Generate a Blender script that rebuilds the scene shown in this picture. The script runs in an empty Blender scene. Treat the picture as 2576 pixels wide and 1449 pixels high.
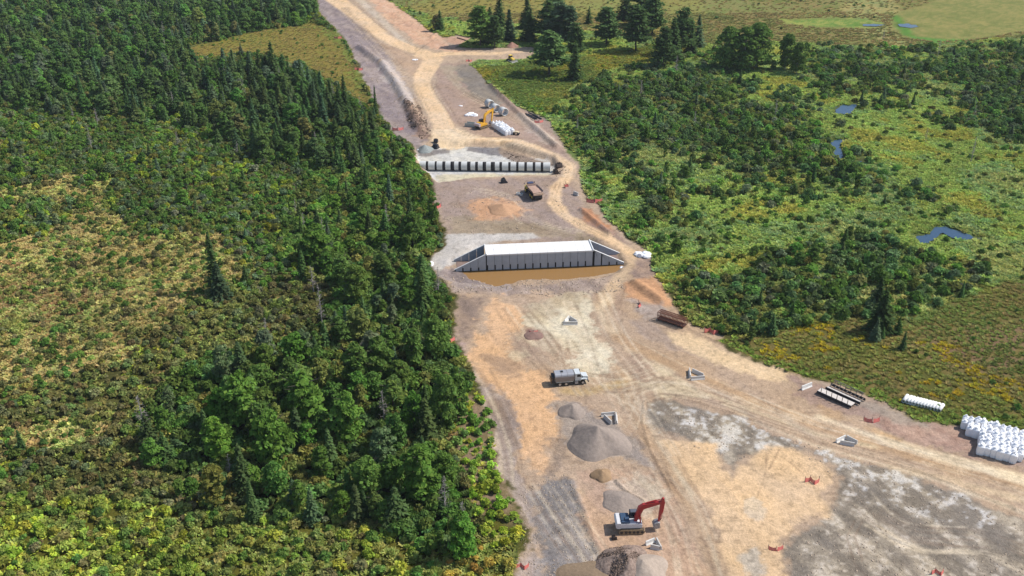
import bpy, math, random
import numpy as np
from mathutils import Vector, Matrix
R = math.radians
random.seed(7)
C = bpy.context.scene.collection
S = bpy.context.scene

# ------------------------------------------------------------------ camera, world, sun, exposure
CAM_H, FOC, CU, CV = 112.0, 2400.0, 1288.0, 724.5
PITCH = R(27.4)
cam = bpy.data.cameras.new('camera')
cam_o = bpy.data.objects.new('camera', cam)
C.objects.link(cam_o)
cam.sensor_width = 36
cam.lens = 36 * FOC / 2576.0
cam.clip_start = 1
cam.clip_end = 20000
cam_o.location = (0, 0, CAM_H)
cam_o.rotation_euler = (R(90) - PITCH, 0, 0)
S.camera = cam_o

SUN_EL, SUN_AZ = R(48), R(12)          # azimuth counted from +x towards +y
world = bpy.data.worlds.new('World')
S.world = world
world.use_nodes = True
wn = world.node_tree
for n in list(wn.nodes):
    wn.nodes.remove(n)
sky = wn.nodes.new('ShaderNodeTexSky')
sky.sky_type = 'NISHITA'
sky.sun_disc = False
sky.sun_elevation = SUN_EL
sky.sun_rotation = R(90) - SUN_AZ
bg = wn.nodes.new('ShaderNodeBackground')
bg.inputs['Strength'].default_value = 0.11
wo = wn.nodes.new('ShaderNodeOutputWorld')
wn.links.new(sky.outputs[0], bg.inputs[0])
wn.links.new(bg.outputs[0], wo.inputs[0])
sun = bpy.data.lights.new('sun', 'SUN')
sun.energy = 4.2
sun.angle = R(0.53)
sun.color = (1.0, 0.95, 0.87)
sun_o = bpy.data.objects.new('sun', sun)
C.objects.link(sun_o)
sd = Vector((math.cos(SUN_EL) * math.cos(SUN_AZ), math.cos(SUN_EL) * math.sin(SUN_AZ), math.sin(SUN_EL)))
sun_o.rotation_euler = sd.to_track_quat('Z', 'Y').to_euler()
sun_o.location = sd * 300
S.view_settings.view_transform = 'Standard'
S.view_settings.look = 'None'
S.view_settings.exposure = 0.2
S.view_settings.gamma = 1.0
S.view_settings.use_curve_mapping = False
S.cycles.max_bounces = 5
S.cycles.diffuse_bounces = 2
S.cycles.transparent_max_bounces = 4
S.cycles.transmission_bounces = 2

# ------------------------------------------------------------------ surveying: a sight line of the drone hits the ground here
cP, sP = math.cos(PITCH), math.sin(PITCH)
def G(u, v, z=0.0):
    a, b = (u - CU) / FOC, (v - CV) / FOC
    dy, dz = cP - b * sP, -sP - b * cP
    t = (z - CAM_H) / dz
    return Vector((a * t, dy * t, z))
def P(x, y, z):
    """where a ground point is seen (arrays allowed)"""
    d = y * cP + (CAM_H - z) * sP
    return CU + FOC * x / d, CV + FOC * ((CAM_H - z) * cP - y * sP) / d

def lin(c):
    c = c / 255.0
    return c / 12.92 if c <= 0.04045 else ((c + 0.055) / 1.055) ** 2.4
LUM = 1.30
def D(r, g, b):
    """albedo of a surface that shows this colour in full sun"""
    return (lin(r) / LUM, lin(g) / LUM, lin(b) / LUM)

# ------------------------------------------------------------------ noise (numpy)
_rs = np.random.RandomState(3)
_tab = _rs.rand(256, 256)
def vn(x, y, seed=0):
    x = np.asarray(x, float) + seed * 17.31
    y = np.asarray(y, float) + seed * 9.77
    xi, yi = np.floor(x).astype(int), np.floor(y).astype(int)
    fx, fy = x - xi, y - yi
    fx, fy = fx * fx * (3 - 2 * fx), fy * fy * (3 - 2 * fy)
    a, b = _tab[xi & 255, yi & 255], _tab[(xi + 1) & 255, yi & 255]
    c, d = _tab[xi & 255, (yi + 1) & 255], _tab[(xi + 1) & 255, (yi + 1) & 255]
    return (a * (1 - fx) + b * fx) * (1 - fy) + (c * (1 - fx) + d * fx) * fy
def fbm(x, y, s, seed=0, octs=4):
    o, a, t = 0, 1, 0
    for k in range(octs):
        o = o + a * vn(x / s, y / s, seed + k)
        t += a
        a *= 0.55
        s *= 0.5
    return o / t
def sstep(a, b, x):
    t = np.clip((x - a) / (b - a), 0, 1)
    return t * t * (3 - 2 * t)

def sdist(px, py, poly):
    """signed distance (positive inside) to a polygon, arrays"""
    n = len(poly)
    d = np.full(px.shape, 1e18)
    ins = np.zeros(px.shape, bool)
    for i in range(n):
        ax, ay = poly[i][0], poly[i][1]
        bx, by = poly[(i + 1) % n][0], poly[(i + 1) % n][1]
        ex, ey = bx - ax, by - ay
        t = np.clip(((px - ax) * ex + (py - ay) * ey) / (ex * ex + ey * ey + 1e-12), 0, 1)
        d = np.minimum(d, (px - ax - t * ex) ** 2 + (py - ay - t * ey) ** 2)
        c = (ay > py) != (by > py)
        with np.errstate(divide='ignore', invalid='ignore'):
            ins ^= c & (px < (bx - ax) * (py - ay) / ((by - ay) if by != ay else 1e-12) + ax)
    d = np.sqrt(d)
    return np.where(ins, d, -d)
def ldist(px, py, pts):
    """distance to a polyline whose points are (x, y, half width): returns distance minus the local half width"""
    best = np.full(px.shape, 1e18)
    for i in range(len(pts) - 1):
        ax, ay, aw = pts[i]
        bx, by, bw = pts[i + 1]
        ex, ey = bx - ax, by - ay
        t = np.clip(((px - ax) * ex + (py - ay) * ey) / (ex * ex + ey * ey + 1e-12), 0, 1)
        d = np.hypot(px - ax - t * ex, py - ay - t * ey) - (aw + (bw - aw) * t)
        best = np.minimum(best, d)
    return best
GZ = [0.0]
def gp(poly):
    return [tuple(G(u, v, GZ[0])[:2]) for u, v in poly]
def gl(pts):
    """polyline given as sighted points with a width in pixels there -> metres"""
    o = []
    for u, v, w in pts:
        a = G(u, v)
        b = G(u + 1, v)
        o.append((a.x, a.y, 0.5 * w * (b.x - a.x)))
    return o

# ------------------------------------------------------------------ materials
MATS = {}
def mat(name, col, rough=0.7, metal=0.0, var=0.12, scale=2.0, bump=0.0, spec=0.4, dirt=None):
    if name in MATS:
        return MATS[name]
    m = bpy.data.materials.new(name)
    m.use_nodes = True
    nt = m.node_tree
    b = nt.nodes['Principled BSDF']
    b.inputs['Roughness'].default_value = rough
    b.inputs['Metallic'].default_value = metal
    b.inputs['Specular IOR Level'].default_value = spec
    tc = nt.nodes.new('ShaderNodeTexCoord')
    nz = nt.nodes.new('ShaderNodeTexNoise')
    nz.inputs['Scale'].default_value = scale
    nz.inputs['Detail'].default_value = 5
    nt.links.new(tc.outputs['Object'], nz.inputs['Vector'])
    mr = nt.nodes.new('ShaderNodeMapRange')
    mr.inputs['From Min'].default_value = 0.3
    mr.inputs['From Max'].default_value = 0.7
    mr.inputs['To Min'].default_value = 1 - var
    mr.inputs['To Max'].default_value = 1 + var
    nt.links.new(nz.outputs['Fac'], mr.inputs['Value'])
    mx = nt.nodes.new('ShaderNodeMix')
    mx.data_type = 'RGBA'
    mx.blend_type = 'MULTIPLY'
    mx.inputs[0].default_value = 1
    mx.inputs[6].default_value = (*col, 1)
    nt.links.new(mr.outputs[0], mx.inputs[7])
    out = mx.outputs[2]
    if dirt:
        n2 = nt.nodes.new('ShaderNodeTexNoise')
        n2.inputs['Scale'].default_value = scale * 0.8
        n2.inputs['Detail'].default_value = 7
        n2.inputs['Roughness'].default_value = 0.65
        nt.links.new(tc.outputs['Object'], n2.inputs['Vector'])
        m2 = nt.nodes.new('ShaderNodeMapRange')
        m2.inputs['From Min'].default_value = 0.45
        m2.inputs['From Max'].default_value = 0.75
        m2.inputs['To Max'].default_value = dirt[3]
        nt.links.new(n2.outputs['Fac'], m2.inputs['Value'])
        m3 = nt.nodes.new('ShaderNodeMix')
        m3.data_type = 'RGBA'
        m3.inputs[7].default_value = (*dirt[:3], 1)
        nt.links.new(m2.outputs[0], m3.inputs[0])
        nt.links.new(out, m3.inputs[6])
        out = m3.outputs[2]
    nt.links.new(out, b.inputs['Base Color'])
    if bump:
        bp = nt.nodes.new('ShaderNodeBump')
        bp.inputs['Strength'].default_value = bump
        bp.inputs['Distance'].default_value = 0.15
        nt.links.new(nz.outputs['Fac'], bp.inputs['Height'])
        nt.links.new(bp.outputs[0], b.inputs['Normal'])
    MATS[name] = m
    return m

def leaf_mat(name, source, base=(2.75, 2.8, 2.25), transl=0.33):
    """source: 'object' = colour of the object, 'scatter' = tint carried by each scattered plant"""
    m = bpy.data.materials.new(name)
    m.use_nodes = True
    nt = m.node_tree
    for n in list(nt.nodes):
        nt.nodes.remove(n)
    if source == 'object':
        s = nt.nodes.new('ShaderNodeObjectInfo').outputs['Color']
    else:
        a = nt.nodes.new('ShaderNodeAttribute')
        a.attribute_type = 'INSTANCER'
        a.attribute_name = 'tint'
        s = a.outputs['Color']
    va = nt.nodes.new('ShaderNodeAttribute')      # each leaf spray is a little lighter or yellower than its neighbour
    va.attribute_name = 'leafvar'
    mx = nt.nodes.new('ShaderNodeMix')
    mx.data_type = 'RGBA'
    mx.blend_type = 'MULTIPLY'
    mx.inputs[0].default_value = 1
    nt.links.new(s, mx.inputs[6])
    nt.links.new(va.outputs['Color'], mx.inputs[7])
    m2 = nt.nodes.new('ShaderNodeMix')
    m2.data_type = 'RGBA'
    m2.blend_type = 'MULTIPLY'
    m2.inputs[0].default_value = 1
    m2.inputs[7].default_value = (*base, 1)
    nt.links.new(mx.outputs[2], m2.inputs[6])
    df = nt.nodes.new('ShaderNodeBsdfDiffuse')
    tr = nt.nodes.new('ShaderNodeBsdfTranslucent')
    ms = nt.nodes.new('ShaderNodeMixShader')
    ms.inputs[0].default_value = transl
    nt.links.new(m2.outputs[2], df.inputs[0])
    nt.links.new(m2.outputs[2], tr.inputs[0])
    nt.links.new(df.outputs[0], ms.inputs[1])
    nt.links.new(tr.outputs[0], ms.inputs[2])
    out = nt.nodes.new('ShaderNodeOutputMaterial')
    nt.links.new(ms.outputs[0], out.inputs[0])
    return m

# ------------------------------------------------------------------ mesh helpers
class MB:
    def __init__(s):
        s.v, s.f = [], []
    def add(s, vs, fs, M=None):
        o = len(s.v)
        s.v += [tuple(M @ Vector(p)) if M is not None else tuple(p) for p in vs]
        s.f += [tuple(i + o for i in f) for f in fs]
        return s
    def box(s, c, d, M=None, rz=0, ry=0, rx=0, taper=1.0, tx=None):
        hx, hy, hz = d[0] / 2, d[1] / 2, d[2] / 2
        t = taper
        t2 = taper if tx is None else tx
        vs = [(-hx, -hy, -hz), (hx, -hy, -hz), (hx, hy, -hz), (-hx, hy, -hz), (-hx * t2, -hy * t, hz), (hx * t2, -hy * t, hz), (hx * t2, hy * t, hz), (-hx * t2, hy * t, hz)]
        Mm = Matrix.Translation(c) @ Matrix.Rotation(rz, 4, 'Z') @ Matrix.Rotation(ry, 4, 'Y') @ Matrix.Rotation(rx, 4, 'X')
        if M is not None:
            Mm = M @ Mm
        return s.add(vs, [(0, 3, 2, 1), (4, 5, 6, 7), (0, 1, 5, 4), (1, 2, 6, 5), (2, 3, 7, 6), (3, 0, 4, 7)], Mm)
    def cyl(s, a, b, r, n=10, r2=None, caps=True):
        a, b = Vector(a), Vector(b)
        r2 = r if r2 is None else r2
        q = (b - a).to_track_quat('Z', 'Y')
        vs, fs = [], []
        for i in range(n):
            t = 2 * math.pi * i / n
            e = q @ Vector((math.cos(t), math.sin(t), 0))
            vs.append(a + e * r)
            vs.append(b + e * r2)
        for i in range(n):
            j = (i + 1) % n
            fs.append((2 * i, 2 * j, 2 * j + 1, 2 * i + 1))
        if caps:
            fs.append(tuple(2 * i for i in range(n))[::-1])
            fs.append(tuple(2 * i + 1 for i in range(n)))
        return s.add(vs, fs)
    def pipe(s, a, b, r, ri, n=24):
        a, b = Vector(a), Vector(b)
        q = (b - a).to_track_quat('Z', 'Y')
        vs, fs = [], []
        for i in range(n):
            t = 2 * math.pi * i / n
            e = q @ Vector((math.cos(t), math.sin(t), 0))
            vs += [a + e * r, b + e * r, b + e * ri, a + e * ri]
        for i in range(n):
            j = (i + 1) % n
            for k in range(4):
                l = (k + 1) % 4
                fs.append((4 * i + k, 4 * j + k, 4 * j + l, 4 * i + l))
        return s.add(vs, fs)
    def prism(s, prof, y0, y1, M=None):
        """profile in x-z, extruded along y"""
        n = len(prof)
        vs = [(x, y0, z) for x, z in prof] + [(x, y1, z) for x, z in prof]
        fs = [tuple(range(n)), tuple(range(2 * n - 1, n - 1, -1))] + [(i, i + n, (i + 1) % n + n, (i + 1) % n) for i in range(n)]
        return s.add(vs, fs, M)
    def build(s, name, m, parent=None, smooth=False, fix=True):
        me = bpy.data.meshes.new(name)
        me.from_pydata([tuple(v) for v in s.v], [], s.f)
        if fix:
            import bmesh
            bm = bmesh.new()
            bm.from_mesh(me)
            bmesh.ops.recalc_face_normals(bm, faces=bm.faces)
            bm.to_mesh(me)
            bm.free()
        me.materials.append(m)
        if smooth:
            me.shade_smooth()
        o = bpy.data.objects.new(name, me)
        C.objects.link(o)
        if parent:
            o.parent = parent
        return o
def tag(o, label=None, cat=None, group=None, kind=None):
    if label: o['label'] = label
    if cat: o['category'] = cat
    if group: o['group'] = group
    if kind: o['kind'] = kind
    return o
def thing(name, label, cat, loc=(0, 0, 0), rz=0, group=None):
    o = bpy.data.objects.new(name, None)
    o.empty_display_size = 0.5
    C.objects.link(o)
    o.location = loc
    o.rotation_euler = (0, 0, rz)
    return tag(o, label, cat, group)
def dup(root, loc, rz=0, label=None, scale=None, group=None, color=None):
    r = root.copy()
    C.objects.link(r)
    r.location = loc
    r.rotation_euler = (0, 0, rz)
    if scale: r.scale = scale
    if label: r['label'] = label
    if group: r['group'] = group
    if color: r.color = (*color, 1)
    for ch in list(root.children):
        c = ch.copy()
        C.objects.link(c)
        c.parent = r
        if color: c.color = (*color, 1)
        for g in ch.children:
            d = g.copy()
            C.objects.link(d)
            d.parent = c
    return r
def mesh_np(name, V, F, m, smooth=False):
    me = bpy.data.meshes.new(name)
    me.vertices.add(len(V))
    me.vertices.foreach_set('co', np.asarray(V, np.float32).ravel())
    F = np.asarray(F, np.int32)
    k = F.shape[1]
    me.loops.add(F.size)
    me.loops.foreach_set('vertex_index', F.ravel())
    me.polygons.add(len(F))
    me.polygons.foreach_set('loop_start', np.arange(0, F.size, k, dtype=np.int32))
    me.polygons.foreach_set('loop_total', np.full(len(F), k, np.int32))
    if m: me.materials.append(m)
    me.update(calc_edges=True)
    if smooth:
        me.shade_smooth()
    return me

_o = 'first second third fourth fifth sixth seventh eighth ninth tenth eleventh twelfth thirteenth fourteenth fifteenth sixteenth seventeenth eighteenth nineteenth twentieth'.split()
ordn = _o + [a + '-' + b if b else c_ for a, c_ in (('twenty', 'twentieth'), ('thirty', 'thirtieth'), ('forty', 'fortieth'), ('fifty', 'fiftieth')) for b in [''] + _o[:9]][1:]

# ------------------------------------------------------------------ where is what: outlines sighted from the drone
SITE = [(790, -70), (797, 0), (805, 35), (845, 75), (868, 100), (890, 140), (905, 170), (914, 195), (935, 240), (948, 272), (965, 300), (985, 325), (1003, 345), (1030, 358),
        (1043, 372), (1043, 405), (1060, 425), (1078, 440), (1092, 465), (1095, 500), (1100, 540), (1118, 590), (1122, 618), (1088, 642), (1076, 662), (1096, 695), (1130, 725),
        (1145, 745), (1138, 780), (1142, 820), (1140, 850), (1152, 880), (1170, 900), (1192, 950), (1215, 1000), (1240, 1045), (1252, 1090), (1250, 1140), (1258, 1180), (1285, 1235),
        (1302, 1275), (1320, 1330), (1325, 1360), (1305, 1395), (1300, 1449), (1300, 1620), (2900, 1620), (2900, 1130), (2576, 1085), (2455, 1060), (2400, 1072), (2305, 1062), (2245, 1026),
        (2168, 990), (2104, 966), (1996, 944), (1904, 911), (1850, 885), (1803, 858), (1822, 846), (1800, 838), (1775, 836), (1745, 815), (1715, 795), (1697, 765), (1680, 735), (1655, 700),
        (1635, 668), (1640, 640), (1600, 610), (1560, 580), (1523, 548), (1510, 515), (1480, 500), (1466, 470), (1460, 440), (1462, 412), (1430, 375), (1402, 340), (1385, 305),
        (1340, 283), (1300, 268), (1262, 240), (1225, 205), (1200, 178), (1182, 160), (1200, 152), (1275, 150), (1320, 150), (1345, 135), (1340, 118), (1250, 120), (1180, 121), (1150, 118),
        (1190, 95), (1150, 88), (1120, 95), (1080, 78), (1040, 42), (1010, 25), (975, 0), (950, -70)]
W_FIELD_UL = [(455, 125), (520, 108), (600, 88), (700, 72), (760, 66), (780, 50), (812, 60), (845, 80), (872, 115), (905, 175), (930, 240), (950, 290), (900, 262), (860, 225), (780, 180), (700, 150), (600, 135), (520, 150), (440, 150)]
W_SEDGE_L = [(-200, 620), (60, 600), (150, 560), (200, 500), (235, 455), (300, 470), (290, 540), (420, 570), (560, 620), (600, 690), (520, 760), (430, 800), (420, 860), (330, 880), (200, 900), (150, 960), (60, 1000), (-200, 1030)]
W_SEDGE_L2 = [(-200, 470), (60, 470), (240, 480), (230, 500), (60, 505), (-200, 510)]
W_SEDGE_L3 = [(20, 1085), (120, 1060), (240, 1065), (250, 1085), (120, 1100), (30, 1110)]
W_FOREST_UL = [(-300, -90), (792, -90), (790, 30), (760, 62), (690, 75), (600, 95), (500, 115), (430, 150), (560, 145), (700, 155), (800, 200), (870, 235), (940, 300), (960, 420), (930, 440), (800, 390), (640, 360), (500, 290), (330, 275), (180, 250), (-300, 240)]
W_CONIF = [(420, 200), (520, 165), (660, 150), (760, 180), (870, 235), (945, 300), (940, 420), (840, 380), (700, 330), (560, 300), (440, 270)]
W_STRIP = [(850, 420), (960, 350), (1040, 380), (1075, 440), (1095, 500), (1110, 590), (1085, 640), (1075, 700), (1120, 740), (1130, 860), (1160, 900), (1190, 960), (1150, 1010), (1120, 1100),
           (1150, 1180), (1200, 1290), (1180, 1400), (1060, 1380), (960, 1300), (700, 1290), (540, 1250), (420, 1200), (350, 1080), (380, 990), (520, 900), (640, 860), (760, 840), (840, 760), (800, 680), (700, 640), (720, 560), (800, 500)]
W_BRIGHT_L = [(-200, 1240), (200, 1260), (420, 1270), (700, 1310), (960, 1330), (1060, 1400), (1160, 1410), (1210, 1300), (1270, 1290), (1320, 1340), (1320, 1449), (1300, 1600), (-300, 1600)]
W_VERGE = [(1150, 985), (1215, 1000), (1245, 1060), (1250, 1150), (1300, 1270), (1322, 1340), (1200, 1320), (1170, 1200), (1140, 1080)]
W_HILL = [(1000, -200), (3200, -200), (3200, 60), (2576, 95), (2400, 110), (2250, 118), (2030, 110), (1800, 110), (1600, 100), (1400, 60), (1100, 50), (980, 0)]
W_MOWN = [(2250, 35), (2330, 10), (2420, -20), (2700, -20), (2700, 60), (2576, 78), (2480, 96), (2350, 105), (2280, 95), (2240, 70)]
W_MOWN2 = [(1960, 50), (2080, 44), (2180, 46), (2225, 60), (2200, 72), (2080, 70), (1980, 60)]
W_TH = [[(1380, 265), (1430, 215), (1500, 175), (1600, 150), (1700, 140), (1790, 150), (1850, 195), (1900, 250), (2060, 255), (2090, 330), (2130, 410), (2240, 440), (2330, 470), (2355, 500), (2250, 490), (2050, 470), (1900, 455), (1750, 400), (1560, 420), (1450, 400), (1430, 330)],
        [(1640, 740), (1720, 690), (1800, 700), (1950, 650), (2110, 600), (2170, 560), (2260, 590), (2300, 650), (2350, 680), (2455, 700), (2440, 740), (2330, 740), (2280, 810), (2150, 800), (1970, 825), (1850, 835), (1740, 790)],
        [(2050, 130), (2230, 110), (2330, 150), (2320, 190), (2200, 225), (2080, 240), (2000, 200)],
        [(2340, 150), (2460, 120), (2576, 90), (2800, 90), (2800, 400), (2576, 360), (2480, 350), (2380, 280), (2390, 200)],
        [(1600, 430), (1680, 450), (1720, 560), (1650, 620), (1600, 610), (1560, 560)],
        [(2120, 600), (2190, 540), (2260, 590), (2280, 650), (2180, 660)]]
W_OLIVE_R = [(1800, 850), (1950, 830), (2150, 800), (2290, 810), (2400, 760), (2576, 690), (2900, 680), (2900, 1130), (2576, 1090), (2400, 1080), (2300, 1068), (2245, 1030), (2168, 992), (1996, 948), (1850, 888)]
W_GOLD_N = [(1180, 170), (1290, 160), (1400, 150), (1500, 140), (1640, 110), (1760, 120), (1700, 150), (1560, 170), (1450, 220), (1380, 290), (1300, 265), (1240, 215)]
PONDS = {'stream_a': [(2102, 268), (2122, 262), (2135, 266), (2150, 260), (2162, 262), (2150, 272), (2140, 285), (2118, 287), (2100, 285)],
         'stream_b': [(2090, 358), (2108, 350), (2125, 352), (2112, 365), (2118, 380), (2124, 395), (2110, 402), (2098, 385), (2087, 372)],
         'stream_c': [(2160, 398), (2172, 394), (2175, 404), (2162, 408)],
         'stream_d': [(2168, 61), (2200, 60), (2228, 63), (2200, 66), (2172, 65)],
         'stream_e': [(2258, 60), (2285, 59), (2318, 66), (2290, 70), (2262, 66)],
         'marsh_pool': [(2298, 588), (2340, 590), (2350, 572), (2378, 570), (2400, 578), (2440, 590), (2470, 600), (2430, 603), (2395, 598), (2372, 585), (2355, 598), (2335, 613), (2310, 610)]}

# ------------------------------------------------------------------ the ground: one sheet, its soil colours and its relief
PIT = [(1046, 378), (1100, 366), (1190, 362), (1262, 364), (1330, 385), (1390, 402), (1402, 425), (1388, 447), (1310, 447), (1200, 452), (1105, 466), (1085, 450), (1066, 428), (1046, 405)]
POOL = [(1156, 676), (1180, 668), (1400, 655), (1560, 655), (1572, 668), (1555, 682), (1515, 690), (1430, 702), (1330, 702), (1292, 710), (1250, 716), (1215, 712), (1185, 700)]
CULV_PIT = [(1128, 655), (1200, 610), (1320, 604), (1480, 598), (1556, 632), (1572, 664), (1560, 684), (1500, 698), (1400, 706), (1290, 716), (1225, 718), (1150, 708), (1118, 688)]
PIT_D, CULV_D = 1.6, 0.7
BERMS = [  # (points with width, height)
    ([(905, 120, 30), (960, 160, 40), (1000, 215, 45), (1030, 270, 45), (1055, 325, 40)], 1.8),
    ([(1235, 215, 18), (1300, 280, 24), (1345, 320, 30), (1400, 368, 30)], 1.3),
    ([(1462, 528, 22), (1500, 560, 26), (1535, 590, 18)], .9),
    ([(1120, 70, 24), (1085, 95, 10)], 0.8),
    ([(1600, 712, 40), (1632, 735, 60), (1665, 758, 50)], 1.1),
    ([(1660, 770, 10), (1740, 830, 12), (1900, 905, 12), (2010, 945, 10)], 0.35),
    ([(1505, 1385, 40), (1468, 1290, 34), (1436, 1205, 30)], 0.3),
    ([(1550, 1210, 10), (1580, 1240, 20), (1620, 1260, 10)], 0.5),
    ([(1690, 1235, 5), (1640, 1140, 8), (1615, 1060, 6), (1622, 1010, 5)], 0.3),
    ([(1622, 1010, 5), (1700, 995, 7), (1850, 1040, 7), (2000, 1090, 7), (2300, 1180, 6), (2576, 1290, 8)], 0.35),
]
site_g = gp(SITE)
pit_g, cpit_g, pool_g = [tuple(G(u, v, -1.3)[:2]) for u, v in PIT], gp(CULV_PIT), [tuple(G(u, v, -.7)[:2]) for u, v in POOL]
def height(x, y):
    x, y = np.asarray(x, float), np.asarray(y, float)
    ds = sdist(x, y, site_g)
    site = sstep(-2, 2, ds)
    h = (fbm(x, y, 40, 5, 3) - 0.5) * 0.7 * (1 - site) + (fbm(x, y, 6, 11, 3) - 0.5) * 0.22
    h = h + site * (fbm(x, y, 1.6, 31, 3) - 0.5) * 0.12
    for pts, hh in BERMS:
        g = gl(pts)
        xs, ys, ws = zip(*g)
        mgn = max(ws) * 2 + 3
        sel = (x > min(xs) - mgn) & (x < max(xs) + mgn) & (y > min(ys) - mgn) & (y < max(ys) + mgn)
        if not sel.any():
            continue
        w = sum(ws) / len(ws)
        d = ldist(x[sel], y[sel], [(a, b, 0) for a, b, c in g]) / w
        prof = np.clip(1 - d, 0, 1)
        n = fbm(x[sel], y[sel], 2.2, 3, 3)
        h[sel] = np.maximum(h[sel], h[sel] + hh * sstep(0, 1, prof * (0.75 + 0.5 * n)) )
    for g, dep, f in ((pit_g, PIT_D, 2.4), (cpit_g, CULV_D, 1.6)):
        d = sdist(x, y, g) + (fbm(x, y, 5, 8, 3) - 0.5) * 2.0
        m = sstep(-f * 0.5, f * 0.5, d)
        h = h * (1 - m) + (-dep + (fbm(x, y, 3, 2, 2) - 0.5) * 0.06) * m
    d = sdist(x, y, pool_g) + (fbm(x, y, 3.2, 14, 4) - .5) * 3.4
    m = sstep(-.9, .9, d)
    h = h - .45 * m
    for key, poly in PONDS.items():
        g = gp(poly)
        sel = (np.abs(x - g[0][0]) < 40) & (np.abs(y - g[0][1]) < 40)
        if sel.any():
            m = sstep(-1.2, 1.2, sdist(x[sel], y[sel], g) - .4 + (fbm(x[sel], y[sel], 4, 19, 3) - .5) * 6)
            h[sel] = h[sel] * (1 - m) - 0.5 * m
    return h
def hz(x, y):
    return float(height(np.array([x]), np.array([y]))[0])

dsite = lambda x, y: sdist(x, y, site_g)

# soil layers: (kind, outline, colour, soft edge m, ragged edge m, opacity, mottle)
c = D
L = []
def area(poly, col, feather=0.8, rag=1.5, op=1.0, mott=0.0, col2=None):
    L.append(('a', gp(poly), col, feather, rag, op, mott, col2))
def road(pts, col, feather=0.6, rag=0.6, op=1.0, mott=0.0, col2=None):
    L.append(('r', gl(pts), col, feather, rag, op, mott, col2))

# the graded band at the top left, purplish grey fill
area([(770, -80), (838, -80), (838, 0), (880, 45), (935, 95), (975, 130), (990, 150), (960, 160), (985, 200), (1010, 250), (1050, 300), (1085, 345), (1040, 372), (980, 330), (940, 270), (905, 190), (880, 120), (795, 20)], c(146, 132, 132), 0.8, 2, 1, .5, c(170, 158, 155))
area([(948, 152), (975, 148), (1000, 165), (1020, 200), (1040, 245), (1045, 275), (1020, 270), (990, 235), (960, 195)], c(188, 177, 172), 1, 2, .9, .5, c(165, 150, 148))
area([(1020, 262), (1050, 268), (1072, 300), (1090, 345), (1060, 350), (1035, 330), (1022, 300)], c(128, 104, 92), 1, 2.5, .9, .6, c(165, 140, 125))
# orange cut bank at the top
area([(925, -80), (990, -80), (985, 0), (1030, 35), (1085, 80), (1130, 112), (1200, 124), (1150, 130), (1080, 122), (1030, 95), (985, 60), (940, 20)], c(208, 166, 138), 1, 2, 1, .6, c(198, 172, 152))
area([(1110, 92), (1190, 92), (1230, 112), (1180, 122), (1140, 112)], c(186, 150, 130), 1, 2, .9)
road([(905, 0, 20), (960, 50, 22), (1010, 100, 18), (1060, 130, 12)], c(205, 190, 172), 1, 1.5, .8, .5, c(165, 150, 145))
# brown triangle between the tracks
area([(960, 110), (1000, 120), (1060, 150), (1075, 170), (1050, 190), (1035, 190), (1000, 165)], c(185, 158, 135), 1, 1.5, .9, .5, c(160, 138, 122))
# ground right of the upper road
area([(1090, 170), (1120, 158), (1200, 160), (1260, 235), (1380, 305), (1440, 395), (1460, 430), (1400, 400), (1300, 350), (1200, 345), (1130, 300), (1095, 230)], c(172, 148, 134), .8, 1.5, 1, .5, c(150, 132, 122))
area([(1135, 172), (1165, 160), (1200, 172), (1232, 208), (1262, 250), (1270, 268), (1240, 262), (1200, 248), (1160, 215)], c(134, 126, 118), 1.2, 2, .95, .3, c(150, 140, 130))
area([(1110, 165), (1140, 160), (1160, 200), (1180, 235), (1150, 225), (1120, 195)], c(178, 165, 145), 1, 2, .6, .5)
area([(1300, 290), (1345, 300), (1400, 350), (1410, 372), (1370, 362), (1320, 330)], c(190, 174, 162), 1, 1.5, .9, .5, c(165, 150, 145))
area([(1310, 270), (1360, 285), (1400, 320), (1430, 370), (1400, 345), (1350, 300)], c(158, 142, 136), 1, 1.5, .7, .4)
# crossing between the two culverts
area([(1085, 450), (1200, 450), (1400, 445), (1450, 470), (1480, 540), (1540, 600), (1400, 610), (1120, 595), (1100, 520)], c(166, 147, 138), 1.5, 2, 1, .6, c(146, 128, 116))
area([(1120, 545), (1200, 540), (1300, 555), (1420, 575), (1480, 600), (1300, 600), (1125, 592)], c(166, 150, 128), 1.5, 2.5, .75, .8, c(140, 128, 110))
area([(1190, 505), (1225, 495), (1290, 500), (1345, 530), (1300, 545), (1240, 560), (1195, 550)], c(206, 160, 124), 1.5, 2.5, .85, .5, c(190, 150, 120))
area([(1455, 522), (1480, 525), (1520, 560), (1545, 590), (1520, 588), (1480, 562)], c(196, 142, 108), .8, 1.5, .95, .6, c(150, 115, 95))
area([(1480, 560), (1550, 585), (1590, 615), (1560, 612), (1510, 590)], c(150, 128, 120), .8, 1.5, .8, .6)
# main yard behind everything below the box culvert
area([(1100, 700), (1580, 690), (1640, 660), (1700, 760), (1800, 850), (2000, 945), (2300, 1060), (2600, 1090), (2700, 1700), (1290, 1700), (1300, 1300), (1250, 1100), (1150, 880), (1130, 740)], c(186, 161, 138), 1, 1.5, 1, .5, c(164, 141, 120))
area([(1110, 690), (1180, 700), (1290, 712), (1500, 700), (1570, 690), (1560, 720), (1500, 745), (1420, 740), (1300, 745), (1200, 740), (1140, 735)], c(154, 136, 126), 1.5, 2.5, 1, .8, c(178, 160, 150))
area([(1085, 655), (1125, 660), (1130, 690), (1180, 705), (1290, 716), (1290, 730), (1160, 722), (1110, 705)], c(178, 166, 164), 1, 2, .9, .8, c(140, 128, 128))
area([(1135, 742), (1230, 745), (1215, 790), (1190, 850), (1150, 872), (1140, 800)], c(140, 122, 112), 1.5, 2, .9, .5, c(160, 140, 126))
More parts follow.
